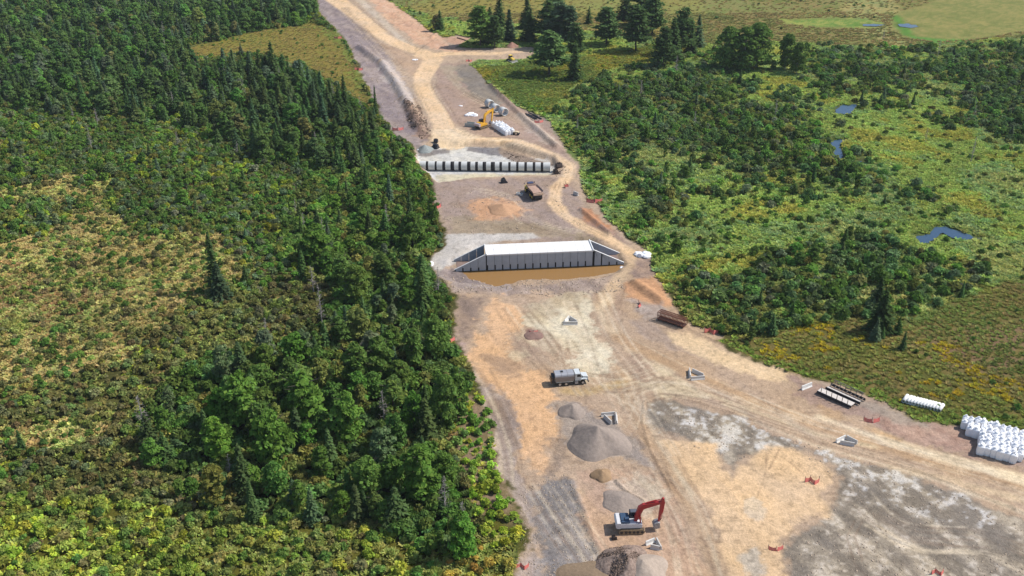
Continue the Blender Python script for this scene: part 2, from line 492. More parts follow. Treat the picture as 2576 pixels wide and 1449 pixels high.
area([(1140, 840), (1180, 860), (1172, 900), (1150, 880)], c(176, 152, 146), 1, 1.5, .8, .5)
# the orange sand spread
area([(1215, 752), (1262, 745), (1305, 760), (1320, 800), (1290, 850), (1300, 872), (1270, 900), (1310, 925), (1365, 955), (1390, 1000), (1415, 1045), (1402, 1100), (1405, 1150), (1385, 1190), (1330, 1200), (1300, 1180), (1300, 1100), (1288, 1040), (1262, 995), (1225, 950), (1185, 928), (1172, 888), (1200, 850), (1212, 800)], c(218, 178, 140), 1.2, 2.5, .95, .45, c(200, 164, 132))
area([(1220, 895), (1275, 905), (1320, 925), (1300, 940), (1250, 930)], c(165, 140, 120), 1, 2, .7, .6)
area([(1370, 770), (1470, 740), (1500, 800), (1520, 850), (1570, 880), (1565, 925), (1500, 945), (1440, 940), (1400, 905), (1440, 880), (1395, 855), (1340, 850), (1330, 800)], c(224, 212, 188), 1, 3, 1, .55, c(184, 168, 144))
area([(1300, 765), (1370, 745), (1440, 735), (1455, 760), (1390, 800), (1340, 800)], c(190, 174, 150), 1.2, 2.5, .9, .8, c(165, 148, 126))
area([(1290, 845), (1370, 830), (1400, 860), (1380, 900), (1330, 905), (1290, 880)], c(172, 148, 130), 1.2, 2.5, .85, .8, c(200, 184, 160))
area([(1320, 828), (1345, 824), (1362, 840), (1350, 855), (1325, 850)], c(148, 116, 108), .6, .8, .9)
# brown middle of the yard and wet mud right of the box culvert
area([(1500, 745), (1560, 720), (1570, 800), (1600, 870), (1660, 920), (1640, 960), (1600, 960), (1570, 900), (1540, 850), (1510, 800)], c(168, 144, 126), 1.5, 2, 1, .4, c(182, 158, 138))
area([(1590, 640), (1640, 655), (1645, 690), (1620, 700), (1590, 690), (1565, 690), (1560, 665)], c(150, 130, 124), 1, 1.5, .85, .5, c(180, 156, 140))
area([(1580, 712), (1640, 705), (1675, 745), (1700, 770), (1660, 770), (1600, 755), (1582, 735)], c(204, 158, 122), 1, 2, .95, .5, c(180, 140, 112))
area([(1590, 755), (1660, 770), (1700, 800), (1640, 800), (1600, 785)], c(158, 144, 140), 1, 1.5, .8, .7, c(186, 176, 172))
area([(1562, 800), (1640, 810), (1760, 900), (1640, 860), (1590, 830)], c(170, 152, 142), 1, 1.5, .7, .5)
area([(1668, 832), (1715, 838), (1800, 868), (1900, 910), (1960, 932), (1990, 945), (1975, 958), (1920, 955), (1840, 935), (1760, 895), (1700, 868)], c(224, 196, 160), 1.0, 1.5, 1, .25, c(210, 182, 150))
area([(1640, 900), (1720, 930), (1680, 945), (1640, 925)], c(214, 196, 168), 1, 1.5, .8)
# darker shoulder with tyre marks
area([(1990, 950), (2160, 995), (2300, 1065), (2450, 1070), (2600, 1095), (2600, 1190), (2450, 1150), (2250, 1095), (2050, 1020)], c(168, 144, 132), 1, 2, 1, .6, c(150, 128, 118))
area([(2200, 1040), (2400, 1085), (2450, 1110), (2440, 1140), (2330, 1110), (2230, 1080)], c(170, 136, 122), 1, 2, .7, .7, c(186, 160, 148))
area([(2120, 985), (2250, 1035), (2330, 1070), (2250, 1062), (2160, 1020)], c(164, 152, 142), 1, 1.5, .8, .5)
area([(2060, 1020), (2170, 1060), (2260, 1110), (2160, 1085), (2090, 1050)], c(190, 160, 128), 1, 1.5, .8, .5)
# grey stony fill on the right, lime-white blotches
area([(1625, 1012), (1700, 1000), (1790, 1028), (1900, 1070), (2020, 1115), (2140, 1150), (2300, 1195), (2450, 1245), (2576, 1300), (2900, 1450), (2900, 1700), (1950, 1700), (1975, 1449), (1960, 1390), (2000, 1330), (2085, 1300), (2105, 1205), (2060, 1150), (1990, 1128), (1930, 1135), (1870, 1160), (1845, 1205), (1800, 1140), (1700, 1112), (1640, 1085), (1612, 1045)], c(138, 128, 117), .9, 1.8, 1, 1, c(172, 160, 145))
L.append(('w', gp([(1640, 1015), (1760, 1020), (1900, 1070), (2100, 1140), (2300, 1200), (2500, 1275), (2500, 1330), (2300, 1300), (2130, 1260), (2105, 1205), (2060, 1150), (1990, 1128), (1930, 1135), (1870, 1130), (1800, 1140), (1700, 1112), (1640, 1085), (1612, 1045)]), c(206, 202, 200), .8, 2, 1, 0, None))
L.append(('w2', gp([(2000, 1330), (2085, 1290), (2120, 1240), (2400, 1260), (2700, 1400), (2700, 1700), (1960, 1700), (1975, 1449)]), c(200, 190, 180), .8, 2, 1, 0, None))
area([(1650, 1105), (1720, 1100), (1790, 1118), (1812, 1150), (1842, 1206), (1846, 1180), (1875, 1153), (1940, 1128), (1995, 1128), (2065, 1156), (2104, 1190), (2106, 1215), (2086, 1232), (2080, 1300), (2025, 1312), (1995, 1336), (1964, 1367), (1966, 1400), (1985, 1449), (2010, 1620), (1840, 1620), (1828, 1449), (1800, 1330), (1755, 1230), (1705, 1175)], c(218, 187, 152), .9, 1.4, 1, .25, c(204, 174, 142))
area([(1890, 1265), (1905, 1260), (1915, 1300), (1900, 1310), (1885, 1290)], c(198, 184, 168), .6, 1.5, .7)
area([(1865, 1400), (1900, 1380), (1910, 1420), (1925, 1470), (1900, 1500), (1885, 1440)], c(190, 182, 172), .8, 1.5, .8, .5)
# left strip of till and the lower-left grey slope
area([(1195, 960), (1225, 975), (1262, 1000), (1290, 1050), (1300, 1120), (1305, 1190), (1340, 1230), (1420, 1620), (1290, 1620), (1310, 1400), (1328, 1350), (1300, 1270), (1262, 1200), (1245, 1120), (1245, 1050), (1200, 985)], c(176, 160, 150), .8, 1.5, 1, .5, c(158, 144, 140))
area([(1255, 1010), (1290, 1020), (1295, 1080), (1275, 1090), (1258, 1050)], c(148, 134, 130), 1, 1.5, .8, .5)
area([(1335, 1215), (1390, 1190), (1440, 1170), (1460, 1230), (1480, 1290), (1500, 1360), (1540, 1430), (1540, 1620), (1310, 1620), (1335, 1400), (1330, 1300)], c(132, 126, 124), 1, 2, 1, .7, c(162, 154, 152))
area([(1378, 1110), (1425, 1100), (1440, 1140), (1425, 1185), (1390, 1210), (1370, 1190)], c(152, 134, 120), 1.2, 2, .85, .6)
# working area round the red excavator
area([(1440, 1185), (1500, 1165), (1560, 1160), (1640, 1180), (1700, 1240), (1740, 1330), (1790, 1449), (1800, 1620), (1560, 1620), (1510, 1390), (1470, 1290)], c(190, 160, 138), 1, 2, 1, .5, c(172, 146, 124))
area([(1500, 1205), (1560, 1200), (1600, 1190), (1650, 1220), (1670, 1260), (1640, 1290), (1560, 1285), (1520, 1260)], c(176, 160, 148), 1, 2, .9, .6, c(196, 178, 162))
area([(1570, 1180), (1610, 1175), (1660, 1220), (1690, 1262), (1650, 1262), (1600, 1225)], c(204, 188, 168), 1, 1.5, .9, .6, c(180, 164, 148))
area([(1400, 1020), (1440, 1010), (1500, 1035), (1560, 1060), (1600, 1100), (1640, 1150), (1690, 1210), (1640, 1190), (1560, 1160), (1490, 1165), (1450, 1150), (1420, 1110), (1405, 1060)], c(160, 148, 140), 1, 1.8, .95, .4, c(150, 138, 132))
# grading beds
GZ[0] = -1.5
area([(1049, 380), (1100, 372), (1180, 369), (1250, 372), (1300, 392), (1380, 402), (1396, 425), (1385, 445), (1200, 450), (1104, 464), (1085, 450), (1066, 428), (1048, 405)], c(204, 202, 200), .5, .3, 1, .1, c(194, 192, 190))
area([(1092, 436), (1388, 436), (1385, 447), (1200, 451), (1104, 464), (1085, 450)], c(204, 194, 168), 1, 1.5, .9, .2)
GZ[0] = 0.0
area([(1176, 360), (1258, 360), (1260, 384), (1210, 374), (1178, 368)], c(120, 116, 120), .4, .8, .9, .3)
area([(1256, 362), (1330, 385), (1392, 403), (1380, 408), (1320, 404), (1262, 384)], c(150, 132, 118), .5, 1, .95, .6, c(120, 106, 98))
area([(1046, 366), (1090, 368), (1125, 366), (1122, 374), (1050, 382)], c(130, 124, 124), .5, 1, .9, .3)
GZ[0] = -.6
area([(1118, 593), (1340, 592), (1362, 604), (1230, 614), (1165, 650), (1130, 668), (1110, 690), (1086, 682), (1082, 655), (1122, 622)], c(192, 186, 182), .5, .5, 1, .15, c(182, 176, 172))
area([(1100, 690), (1128, 676), (1180, 684), (1238, 714), (1180, 714), (1120, 702)], c(140, 128, 128), 1, 1.5, .9, .3)
GZ[0] = 0.0
# roads of pale compacted sand
ROAD1 = [(828, -80, 52), (845, 0, 52), (880, 25, 46), (925, 60, 42), (965, 92, 42), (1010, 115, 44), (1060, 132, 46), (1090, 150, 50), (1068, 185, 50), (1060, 212, 42), (1075, 245, 46), (1100, 285, 52), (1120, 325, 56), (1160, 346, 40), (1230, 350, 26), (1300, 353, 20), (1350, 370, 18), (1400, 390, 22), (1435, 415, 28), (1428, 445, 30), (1398, 475, 32), (1395, 510, 34), (1420, 542, 34), (1470, 572, 30), (1530, 598, 26), (1590, 638, 30)]
road(ROAD1, c(224, 194, 160), .8, .9, 1, .35, c(206, 176, 146))
road([(1060, 140, 40), (1150, 134, 30), (1230, 136, 32), (1330, 128, 22)], c(222, 192, 158), .8, .9, 1, .3, c(205, 178, 148))
area([(1082, 325), (1160, 320), (1200, 345), (1150, 362), (1090, 358)], c(226, 202, 172), 1, 1.5, 1, .3)
road([(1590, 645, 26), (1565, 690, 30), (1530, 735, 36), (1515, 775, 40), (1545, 830, 44), (1590, 880, 44)], c(206, 180, 150), 1, 1.2, .9, .5, c(186, 160, 134))
road([(1528, 745, 12), (1510, 780, 14), (1520, 815, 12), (1560, 850, 10)], c(224, 202, 172), .8, 1, .8, .5)
road([(1900, 1062, 8), (2050, 1120, 10), (2200, 1162, 12), (2350, 1205, 16), (2500, 1262, 20), (2700, 1340, 26)], c(224, 206, 180), .8, 1, .8, .4)
ROAD2 = [(1560, 850, 50), (1640, 890, 46), (1740, 940, 46), (1860, 995, 44), (2000, 1050, 44), (2150, 1100, 50), (2300, 1145, 60), (2450, 1185, 70), (2600, 1225, 80), (2900, 1290, 90)]
road(ROAD2, c(184, 154, 124), 1, 1.2, 1, .4, c(170, 142, 114))
road([(1620, 905, 10), (1760, 985, 12), (1900, 1035, 14), (2050, 1090, 18), (2200, 1125, 16)], c(218, 200, 170), .8, 1.2, .75, .6)
road([(2060, 1050, 14), (2200, 1100, 24), (2330, 1140, 30), (2460, 1175, 40), (2600, 1215, 46), (2900, 1280, 60)], c(232, 214, 186), 1, 1.4, 1, .35, c(214, 192, 162))
area([(1620, 965), (1700, 960), (1800, 1000), (1880, 1040), (1760, 1010), (1650, 992)], c(212, 194, 166), 1, 1.6, .85, .6)
road([(2300, 1185, 20), (2450, 1225, 30), (2650, 1280, 40)], c(214, 190, 158), 1.2, 1.6, .8, .6)
road([(2200, 1080, 8), (2262, 1108, 8)], c(214, 178, 136), .6, 1, .7)
# haul route going down through the middle
road([(1560, 930, 46), (1580, 1000, 40), (1620, 1070, 36), (1670, 1150, 40), (1720, 1240, 44), (1770, 1340, 46), (1830, 1500, 60)], c(184, 158, 132), 1, 1.5, .85, .6, c(170, 144, 120))
road([(1600, 1010, 6), (1660, 1120, 8), (1730, 1230, 10), (1780, 1340, 8), (1815, 1449, 8)], c(208, 192, 170), .6, 1, .75, .6)
road([(1580, 1020, 8), (1605, 1080, 10), (1650, 1160, 10), (1690, 1230, 8)], c(150, 126, 102), .6, .8, .6, .5)
road([(1420, 985, 30), (1480, 985, 34), (1560, 965, 26)], c(196, 168, 124), 1, 1.5, .8, .5)
# wheel ruts and dark seams, a few decimetres wide
RUTS = [[(1300, 745), (1420, 830), (1470, 900)], [(1310, 760), (1400, 860)], [(1485, 790), (1500, 845), (1560, 890), (1620, 930), (1700, 975), (1830, 1010), (2000, 1070), (2190, 1120)],
        [(1590, 800), (1640, 840), (1700, 875), (1790, 925), (1900, 970)], [(1500, 1385), (1470, 1290), (1435, 1205)], [(1530, 1449), (1500, 1370)], [(1610, 1040), (1622, 1015), (1690, 998), (1800, 1022), (1900, 1062), (2000, 1098), (2200, 1158)],
        [(2200, 1158), (2350, 1200), (2450, 1240), (2600, 1310)], [(2440, 1230), (2520, 1265), (2600, 1300)], [(2440, 1236), (2520, 1272), (2600, 1308)], [(1640, 1140), (1720, 1260)], [(1560, 990), (1570, 1060), (1640, 1160), (1700, 1240)],
        [(1090, 100), (1000, 165)], [(920, 70), (1000, 165)], [(1075, 190), (1100, 215), (1150, 300), (1175, 330)], [(1040, 240), (1075, 310), (1085, 350)], [(870, 40), (960, 110), (1010, 150)], [(900, 15), (960, 70), (1050, 120)],
        [(1120, 215), (1190, 265), (1235, 250)], [(1930, 1140), (1925, 1190), (1905, 1250)], [(1960, 1130), (1935, 1180)], [(2000, 1330), (1960, 1370)], [(1660, 1290), (1760, 1449)], [(1985, 1160), (2040, 1210)], [(1575, 720), (1560, 760), (1570, 800), (1640, 850)],
        [(1380, 1130), (1410, 1100), (1410, 1050), (1400, 1020)], [(1440, 1010), (1500, 1035), (1580, 1070), (1640, 1150)], [(1340, 1260), (1400, 1340), (1460, 1420)], [(1360, 1250), (1430, 1330)], [(1350, 1300), (1440, 1430)], [(2150, 1310), (2130, 1350), (2150, 1420), (2200, 1470)], [(2170, 1310), (2150, 1350), (2170, 1410)],
        [(1200, 560), (1300, 580), (1400, 590)], [(1150, 500), (1180, 560)], [(1250, 470), (1290, 490), (1310, 510)], [(1400, 460), (1385, 500), (1410, 545), (1500, 590)], [(1410, 460), (1395, 500), (1425, 545), (1520, 592)]]
rr_ = random.Random(5)
def offset_line(pts, off, wob):
    g = gl(pts)
    o = []
    for i in range(len(g)):
        a, b = g[max(i - 1, 0)], g[min(i + 1, len(g) - 1)]
        dx, dy = b[0] - a[0], b[1] - a[1]
        l = math.hypot(dx, dy) + 1e-6
        k = off + wob * math.sin(i * 1.7 + off * 5)
        o.append((g[i][0] - dy / l * k, g[i][1] + dx / l * k))
    # refine with soft corners
    q = []
    for i in range(len(o) - 1):
        p0, p1, p2, p3 = o[max(i - 1, 0)], o[i], o[i + 1], o[min(i + 2, len(o) - 1)]
        for t in (0, .25, .5, .75):
            q.append(tuple(.5 * (2 * p1[a] + (p2[a] - p0[a]) * t + (2 * p0[a] - 5 * p1[a] + 4 * p2[a] - p3[a]) * t * t + (3 * p1[a] - p0[a] - 3 * p2[a] + p3[a]) * t ** 3) for a in (0, 1)))
    q.append(o[-1])
    return q
MIDL = [(1560, 930, 46), (1580, 1000, 40), (1620, 1070, 36), (1670, 1150, 40), (1720, 1240, 44), (1770, 1340, 46), (1830, 1500, 60)]
LOOPS = [ROAD1[3:], ROAD2, MIDL, ROAD1[9:20], [(1480, 740, 1), (1530, 850, 1), (1600, 940, 1), (1620, 1010, 1), (1600, 1080, 1)], [(1640, 1060, 1), (1600, 1000, 1), (1660, 985, 1), (1800, 1010, 1), (2000, 1080, 1), (2300, 1170, 1), (2600, 1280, 1)],
         [(1400, 760, 1), (1440, 850, 1), (1460, 930, 1), (1500, 990, 1), (1570, 1040, 1)], [(1330, 1220, 1), (1380, 1300, 1), (1450, 1400, 1), (1500, 1500, 1)], [(1180, 480, 1), (1260, 500, 1), (1330, 560, 1), (1450, 590, 1)],
         [(1190, 930, 1), (1230, 1010, 1), (1270, 1120, 1), (1290, 1220, 1), (1340, 1340, 1)], [(1290, 770, 1), (1350, 850, 1), (1420, 930, 1), (1540, 960, 1), (1650, 930, 1)], [(2100, 1180, 1), (2200, 1300, 1), (2300, 1350, 1), (2450, 1360, 1), (2600, 1420, 1)],
         [(850, 20, 1), (930, 110, 1), (1000, 190, 1), (1050, 290, 1)], [(1130, 180, 1), (1170, 230, 1), (1230, 260, 1), (1320, 310, 1), (1400, 370, 1)], [(1580, 1160, 1), (1640, 1210, 1), (1690, 1280, 1), (1720, 1360, 1), (1740, 1449, 1)]]
for lp in LOOPS:
    for _ in range(7):
        off = rr_.uniform(-4.5, 4.5)
        i0 = rr_.randrange(0, max(1, len(lp) - 3))
        q = offset_line(lp[i0:i0 + rr_.choice([3, 4, 6])], off, rr_.uniform(0, .5))
        lite = rr_.random() < .45
        cc = c(216, 200, 178) if lite else c(126, 106, 92)
        for o2 in ((0, 1.9) if rr_.random() < .6 else (0,)):
            L.append(('r', [(x + o2, y, rr_.uniform(.12, .3)) for x, y in q], cc, .3, .5, .42 if lite else .38, .0, None))
for r_ in RUTS:
    road([(u, v, 2.4) for u, v in r_], c(128, 106, 90), .25, .5, .55)

# vegetation soils
VEGBASE = c(84, 84, 44)
def paint(X, Y):
    n = len(X)
    n1 = fbm(X, Y, 9, 1, 4) - 0.5
    n2 = fbm(X, Y, 2.4, 2, 4) - 0.5
    n3 = fbm(X, Y, .8, 6, 2) - 0.5
    rag = (n1 * 2.2 + n2 * 1.2 + n3 * .6)
    # streaks lie along the haul direction
    ca, sa = math.cos(R(118)), math.sin(R(118))
    sx, sy = X * ca + Y * sa, -X * sa + Y * ca
    st = fbm(sx / 7.0, sy, 2.0, 9, 3) - 0.5
    big = fbm(X, Y, 18, 41, 3) - 0.5
    col = np.empty((n, 3))
    col[:] = VEGBASE
    U, V = P(X, Y, 0 * X)
    def zone(poly, cc, f=2.0, r=4.0, cc2=None, mo=1.0):
        g = gp([(u, max(v, -200)) for u, v in poly])
        m = sstep(-f, f, sdist(X, Y, g) + rag * r)[:, None]
        k = np.array(cc)[None]
        if cc2 is not None:
            q = sstep(-.22, .22, n1 * .6 + n2 * 1.2)[:, None] * mo
            k = k * (1 - q) + np.array(cc2)[None] * q
        col[:] = col * (1 - m) + k * m
    zone([(980, -200), (3200, -200), (3200, 1200), (2300, 1070), (1500, 500), (1300, 270), (1100, 60)], c(112, 132, 68), 3, 3, c(96, 112, 58))
    zone(W_STRIP, c(48, 62, 30), 3, 3)
    zone(W_HILL, c(156, 136, 84), 10, 12, c(112, 120, 58))
    zone([(1000, -200), (1800, -200), (1760, 110), (1400, 110), (1180, 95), (1040, 30)], c(160, 146, 78), 3, 6, c(140, 132, 66))
    zone([(2250, -200), (2250, 30), (2230, 60), (2300, 110), (2230, 130), (2120, 60), (2180, -200)], c(148, 156, 96), 3, 6, c(165, 150, 92))
    hb = sstep(-.12, .14, fbm(X * .5, Y, 38, 88, 3) - .5)[:, None] * sstep(430, 520, Y)[:, None]
    col[:] = col * (1 - hb * .5) + np.array(c(134, 150, 84))[None] * hb * .5
    zone(W_MOWN, c(134, 140, 74), 3, 1.2, c(152, 142, 84), .8)
    zone(W_MOWN2, c(112, 146, 64), 5, 6, c(150, 156, 78))
    zone([(2280, 90), (2400, 100), (2480, 98), (2420, 120), (2330, 118)], c(100, 142, 62), 2, 3)
    zone([(2240, 40), (2262, 38), (2300, 90), (2270, 90)], c(96, 140, 56), 2, 2)
    zone(W_OLIVE_R, c(104, 104, 48), 3, 5, c(122, 108, 62))
    zone([(2300, 860), (2460, 800), (2700, 800), (2700, 960), (2450, 950), (2330, 920)], c(140, 114, 86), 4, 8, c(122, 112, 60))
    zone([(1960, 950), (2450, 1045), (2700, 1060), (2700, 1140), (2300, 1068)], c(84, 96, 40), 2, 4, c(110, 104, 52))
    zone(W_GOLD_N, c(112, 118, 48), 2, 3, c(130, 120, 48))
    zone(W_FIELD_UL, c(150, 132, 66), 2, 4, c(128, 124, 54))
    zone([(800, 66), (860, 80), (900, 170), (930, 240), (905, 235), (860, 120), (820, 90)], c(122, 134, 60), 1.5, 3)
    for zz in (W_SEDGE_L, W_SEDGE_L2, W_SEDGE_L3):
        zone(zz, c(150, 134, 80), 4, 8, c(128, 120, 66))
    zone([(-200, 600), (200, 590), (560, 560), (860, 640), (800, 800), (560, 860), (400, 960), (0, 1040), (-200, 1060)], c(120, 100, 64), 5, 8, c(150, 130, 78), .8) if False else None
    zone(W_VERGE, c(160, 136, 112), 1, 3, c(110, 100, 60), .7)
    zone(W_BRIGHT_L, c(98, 96, 38), 3, 4)
    for key, poly in PONDS.items():
        zone(poly, c(74, 78, 44), 2.5, 3)
    # the site
    ms = sstep(-.7, .7, sdist(X, Y, site_g) + rag * 2.0)[:, None]
    sc = np.empty((n, 3))
    sc[:] = c(182, 160, 140)
    for kind, g, cc, f, rg, op, mo, cc2 in L:
        xs, ys = [p[0] for p in g], [p[1] for p in g]
        mg = 14
        sel = np.nonzero((X > min(xs) - mg) & (X < max(xs) + mg) & (Y > min(ys) - mg) & (Y < max(ys) + mg))[0]
        if not len(sel):
            continue
        x, y = X[sel], Y[sel]
        if kind == 'r':
            d = -ldist(x, y, g)
        else:
            d = sdist(x, y, g)
        m = sstep(-f, f, d + rag[sel] * rg * (.55 if kind == 'r' else 1.6))
        if kind == 'w':
            m = m * sstep(-.02, .32, n2[sel] * .9 + n1[sel] * .5 + n3[sel] * .8 + .05 + st[sel] * .7) * .85
        if kind == 'w2':
            m = m * sstep(.02, .36, n2[sel] * .9 + st[sel] * .9 + n1[sel] * .5 + n3[sel] * .8) * .75
        m = (m * op)[:, None]
        k = np.array(cc)[None] * np.ones((len(sel), 1))
        if mo:
            q = (sstep(-.16, .2, n2[sel] * .8 + st[sel] * .6 + n1[sel] * .4) * mo)[:, None]
            k2 = np.array(cc2) if cc2 is not None else np.array(cc) * .84
            k = k * (1 - q) + k2[None] * q
        sc[sel] = sc[sel] * (1 - m) + k * m
    sc *= (1 + st * .30 + n2 * .20 + big * .20 + n3 * .14)[:, None]
    sc *= 1 + (n1 + st * .6)[:, None] * np.array([[.04, .0, -.10]]) * 2
    # lumps and clods
    cl = fbm(X, Y, .9, 77, 2)
    sc *= (1 - .22 * sstep(.62, .78, cl) + .10 * sstep(.38, .22, cl))[:, None]
    sc = np.clip(sc * np.array([[1.165, 1.15, 1.10]]), 0, .82)
    col *= (1 + n2 * .5 + n1 * .25)[:, None]
    return np.clip(col * (1 - ms) + sc * ms, 0.01, 0.85)

vrow = np.linspace(1600, -75, 640)
yr = np.array([G(CU, v).y for v in vrow])
yr = np.concatenate([[-600, -300, -120, -30, 30, 62, 80, 90], yr[yr > 92], [730, 800, 900, 1050, 1300, 1700, 2400, 3600, 6000]])
yr = np.unique(np.round(yr, 3))
tt = np.concatenate([[-14, -9, -6, -4, -3, -2.3, -1.9, -1.6, -1.4], np.linspace(-1.28, 1.28, 860), [1.4, 1.6, 1.9, 2.3, 3, 4, 6, 9, 14]])
wid = np.maximum((yr * cP + CAM_H * sP), 60) * 1288 / FOC
GX = wid[:, None] * tt[None]
GY = np.repeat(yr[:, None], len(tt), 1)
X, Y = GX.ravel(), GY.ravel()
H = height(X, Y)
COL = paint(X, Y)
nr, nc = GX.shape
idx = np.arange(nr * nc).reshape(nr, nc)
F = np.stack([idx[:-1, :-1], idx[:-1, 1:], idx[1:, 1:], idx[1:, :-1]], -1).reshape(-1, 4)

gm = bpy.data.materials.new('soil')
gm.use_nodes = True
nt = gm.node_tree
bs = nt.nodes['Principled BSDF']
bs.inputs['Roughness'].default_value = .95
bs.inputs['Specular IOR Level'].default_value = .1
at = nt.nodes.new('ShaderNodeAttribute')
at.attribute_name = 'soil_colour'
tc = nt.nodes.new('ShaderNodeTexCoord')
def noise(scale, det=4, rough=.6, src=None):
    n = nt.nodes.new('ShaderNodeTexNoise')
    n.inputs['Scale'].default_value = scale
    n.inputs['Detail'].default_value = det
    n.inputs['Roughness'].default_value = rough
    nt.links.new(src or tc.outputs['Object'], n.inputs['Vector'])
    return n
def rng(src, a, b, c_, d_):
    m = nt.nodes.new('ShaderNodeMapRange')
    m.inputs['From Min'].default_value, m.inputs['From Max'].default_value = a, b
    m.inputs['To Min'].default_value, m.inputs['To Max'].default_value = c_, d_
    nt.links.new(src, m.inputs['Value'])
    return m.outputs[0]
def mul(a, b):
    m = nt.nodes.new('ShaderNodeMath')
    m.operation = 'MULTIPLY'
    nt.links.new(a, m.inputs[0])
    nt.links.new(b, m.inputs[1])
    return m.outputs[0]
mp = nt.nodes.new('ShaderNodeMapping')
mp.inputs['Rotation'].default_value = (0, 0, -R(118))
mp.inputs['Scale'].default_value = (.16, 1, 1)
nt.links.new(tc.outputs['Object'], mp.inputs['Vector'])
fine = noise(2.2, 6, .7)
grit = noise(.9, 5, .65)
strk = noise(1.3, 4, .6, mp.outputs[0])
k = mul(mul(rng(fine.outputs['Fac'], .3, .7, .80, 1.20), rng(grit.outputs['Fac'], .3, .7, .88, 1.12)), rng(strk.outputs['Fac'], .3, .7, .95, 1.05))
mx = nt.nodes.new('ShaderNodeMix')
mx.data_type = 'RGBA'
mx.blend_type = 'MULTIPLY'
mx.inputs[0].default_value = 1
nt.links.new(at.outputs['Color'], mx.inputs[6])
nt.links.new(k, mx.inputs[7])
nt.links.new(mx.outputs[2], bs.inputs['Base Color'])
bp = nt.nodes.new('ShaderNodeBump')
bp.inputs['Strength'].default_value = .9
bp.inputs['Distance'].default_value = .22
nt.links.new(fine.outputs['Fac'], bp.inputs['Height'])
nt.links.new(bp.outputs[0], bs.inputs['Normal'])
me = mesh_np('ground', np.stack([X, Y, H], 1), F, gm, True)
ca_ = me.color_attributes.new('soil_colour', 'FLOAT_COLOR', 'POINT')
ca_.data.foreach_set('color', np.concatenate([COL, np.ones((len(COL), 1))], 1).astype(np.float32).ravel())
ground = bpy.data.objects.new('ground', me)
C.objects.link(ground)
tag(ground, kind='structure', label='sandy and grey construction ground with haul roads between wetland and woods')

# water
def water_mat(name, col, rough):
    m = bpy.data.materials.new(name)
    m.use_nodes = True
    nt = m.node_tree
    b = nt.nodes['Principled BSDF']
    b.inputs['Base Color'].default_value = (*col, 1)
    b.inputs['Roughness'].default_value = rough
    b.inputs['IOR'].default_value = 1.33
    tc = nt.nodes.new('ShaderNodeTexCoord')
    n = nt.nodes.new('ShaderNodeTexNoise')
    n.inputs['Scale'].default_value = 1.5
    n.inputs['Detail'].default_value = 3
    bp = nt.nodes.new('ShaderNodeBump')
    bp.inputs['Strength'].default_value = .25
    bp.inputs['Distance'].default_value = .05
    nt.links.new(tc.outputs['Object'], n.inputs['Vector'])
    nt.links.new(n.outputs['Fac'], bp.inputs['Height'])
    nt.links.new(bp.outputs[0], b.inputs['Normal'])
    return m
WM = water_mat('pond_water', c(64, 92, 120), .15)
def sheet(name, poly, z, m, label):
    pts = [G(u, v, z) for u, v in poly]
    # denser ragged outline
    g = []
    for i, p in enumerate(pts):
        q = pts[(i + 1) % len(pts)]
        for t in (0, .33, .66):
            w = p.lerp(q, t)
            g.append((w.x + (random.random() - .5) * .5 * (t > 0), w.y + (random.random() - .5) * .9 * (t > 0), z))
    o = MB().add(g, [tuple(range(len(g)))]).build(name, m)
    tag(o, label, kind='structure')
    return o
PL = {'stream_a': 'blue stream pool in the sedge meadow, farther bend', 'stream_b': 'winding blue stream reach at the edge of the thicket', 'stream_c': 'small blue puddle beside the stream bend',
      'stream_d': 'thin strip of water below the green field strip', 'stream_e': 'thin strip of water beside the mown field', 'marsh_pool': 'grey blue marsh pool with green islets'}
for key, poly in PONDS.items():
    sheet('pond_water', poly, -.15, WM, PL[key])
MUDW = water_mat('muddy_water', c(166, 128, 80), .12)
sheet('pond_water', [(1120, 664), (1200, 640), (1560, 636), (1590, 668), (1560, 694), (1500, 706), (1400, 716), (1290, 728), (1200, 728), (1130, 700)], -CULV_D - .22, MUDW, 'muddy ochre water standing along the box culvert')

# ------------------------------------------------------------------ box culvert with wing walls
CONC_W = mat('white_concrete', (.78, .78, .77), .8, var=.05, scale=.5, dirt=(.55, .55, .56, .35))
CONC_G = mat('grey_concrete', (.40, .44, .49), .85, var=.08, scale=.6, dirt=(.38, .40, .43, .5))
CONC_P = mat('pipe_concrete', (.60, .61, .60), .85, var=.08, scale=.8, dirt=(.44, .44, .43, .6))
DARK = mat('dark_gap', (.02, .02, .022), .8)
zb = -CULV_D
# its axis runs nearly across the view; lengths checked against 2 m panels
A0, A1 = G(1225, 678, zb + .2), G(1490, 666.5, zb + .2)
ax = (A1 - A0).normalized()
ang = math.atan2(ax.y, ax.x)
LEN = (A1 - A0).length
NP = 14
PW = LEN / NP
WH, WD = 4.55, 6.3          # height above the bed, outer width
cul = thing('box_culvert', 'long grey box culvert with bright white roof slabs and sloping wing walls', 'culvert', (A0.x, A0.y, zb), ang)
def wall_panel(x0, w, h0, h1, y0, t, notch, face, name='wall_panel', m=CONC_G):
    """upright panel with a narrow slot at its left lower edge"""
    o = MB()
    s = .34
    nh = notch
    lo0, lo1 = min(nh, h0 - .01), min(nh, h1 - .01)
    pr = [(s, 0), (w - .035, 0), (w - .035, h1), (.035, h0), (.035, lo0), (s, lo0)]
    return o.prism([(x0 + a, b) for a, b in pr], y0, y0 + t).build(name, m, cul)
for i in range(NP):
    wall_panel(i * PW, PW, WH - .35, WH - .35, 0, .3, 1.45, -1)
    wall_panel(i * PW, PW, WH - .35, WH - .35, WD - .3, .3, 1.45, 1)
    r_ = MB().box((i * PW + PW / 2, WD / 2, WH - .17), (PW - .035, WD + .16, .35)).build('roof_slab', CONC_W, cul)
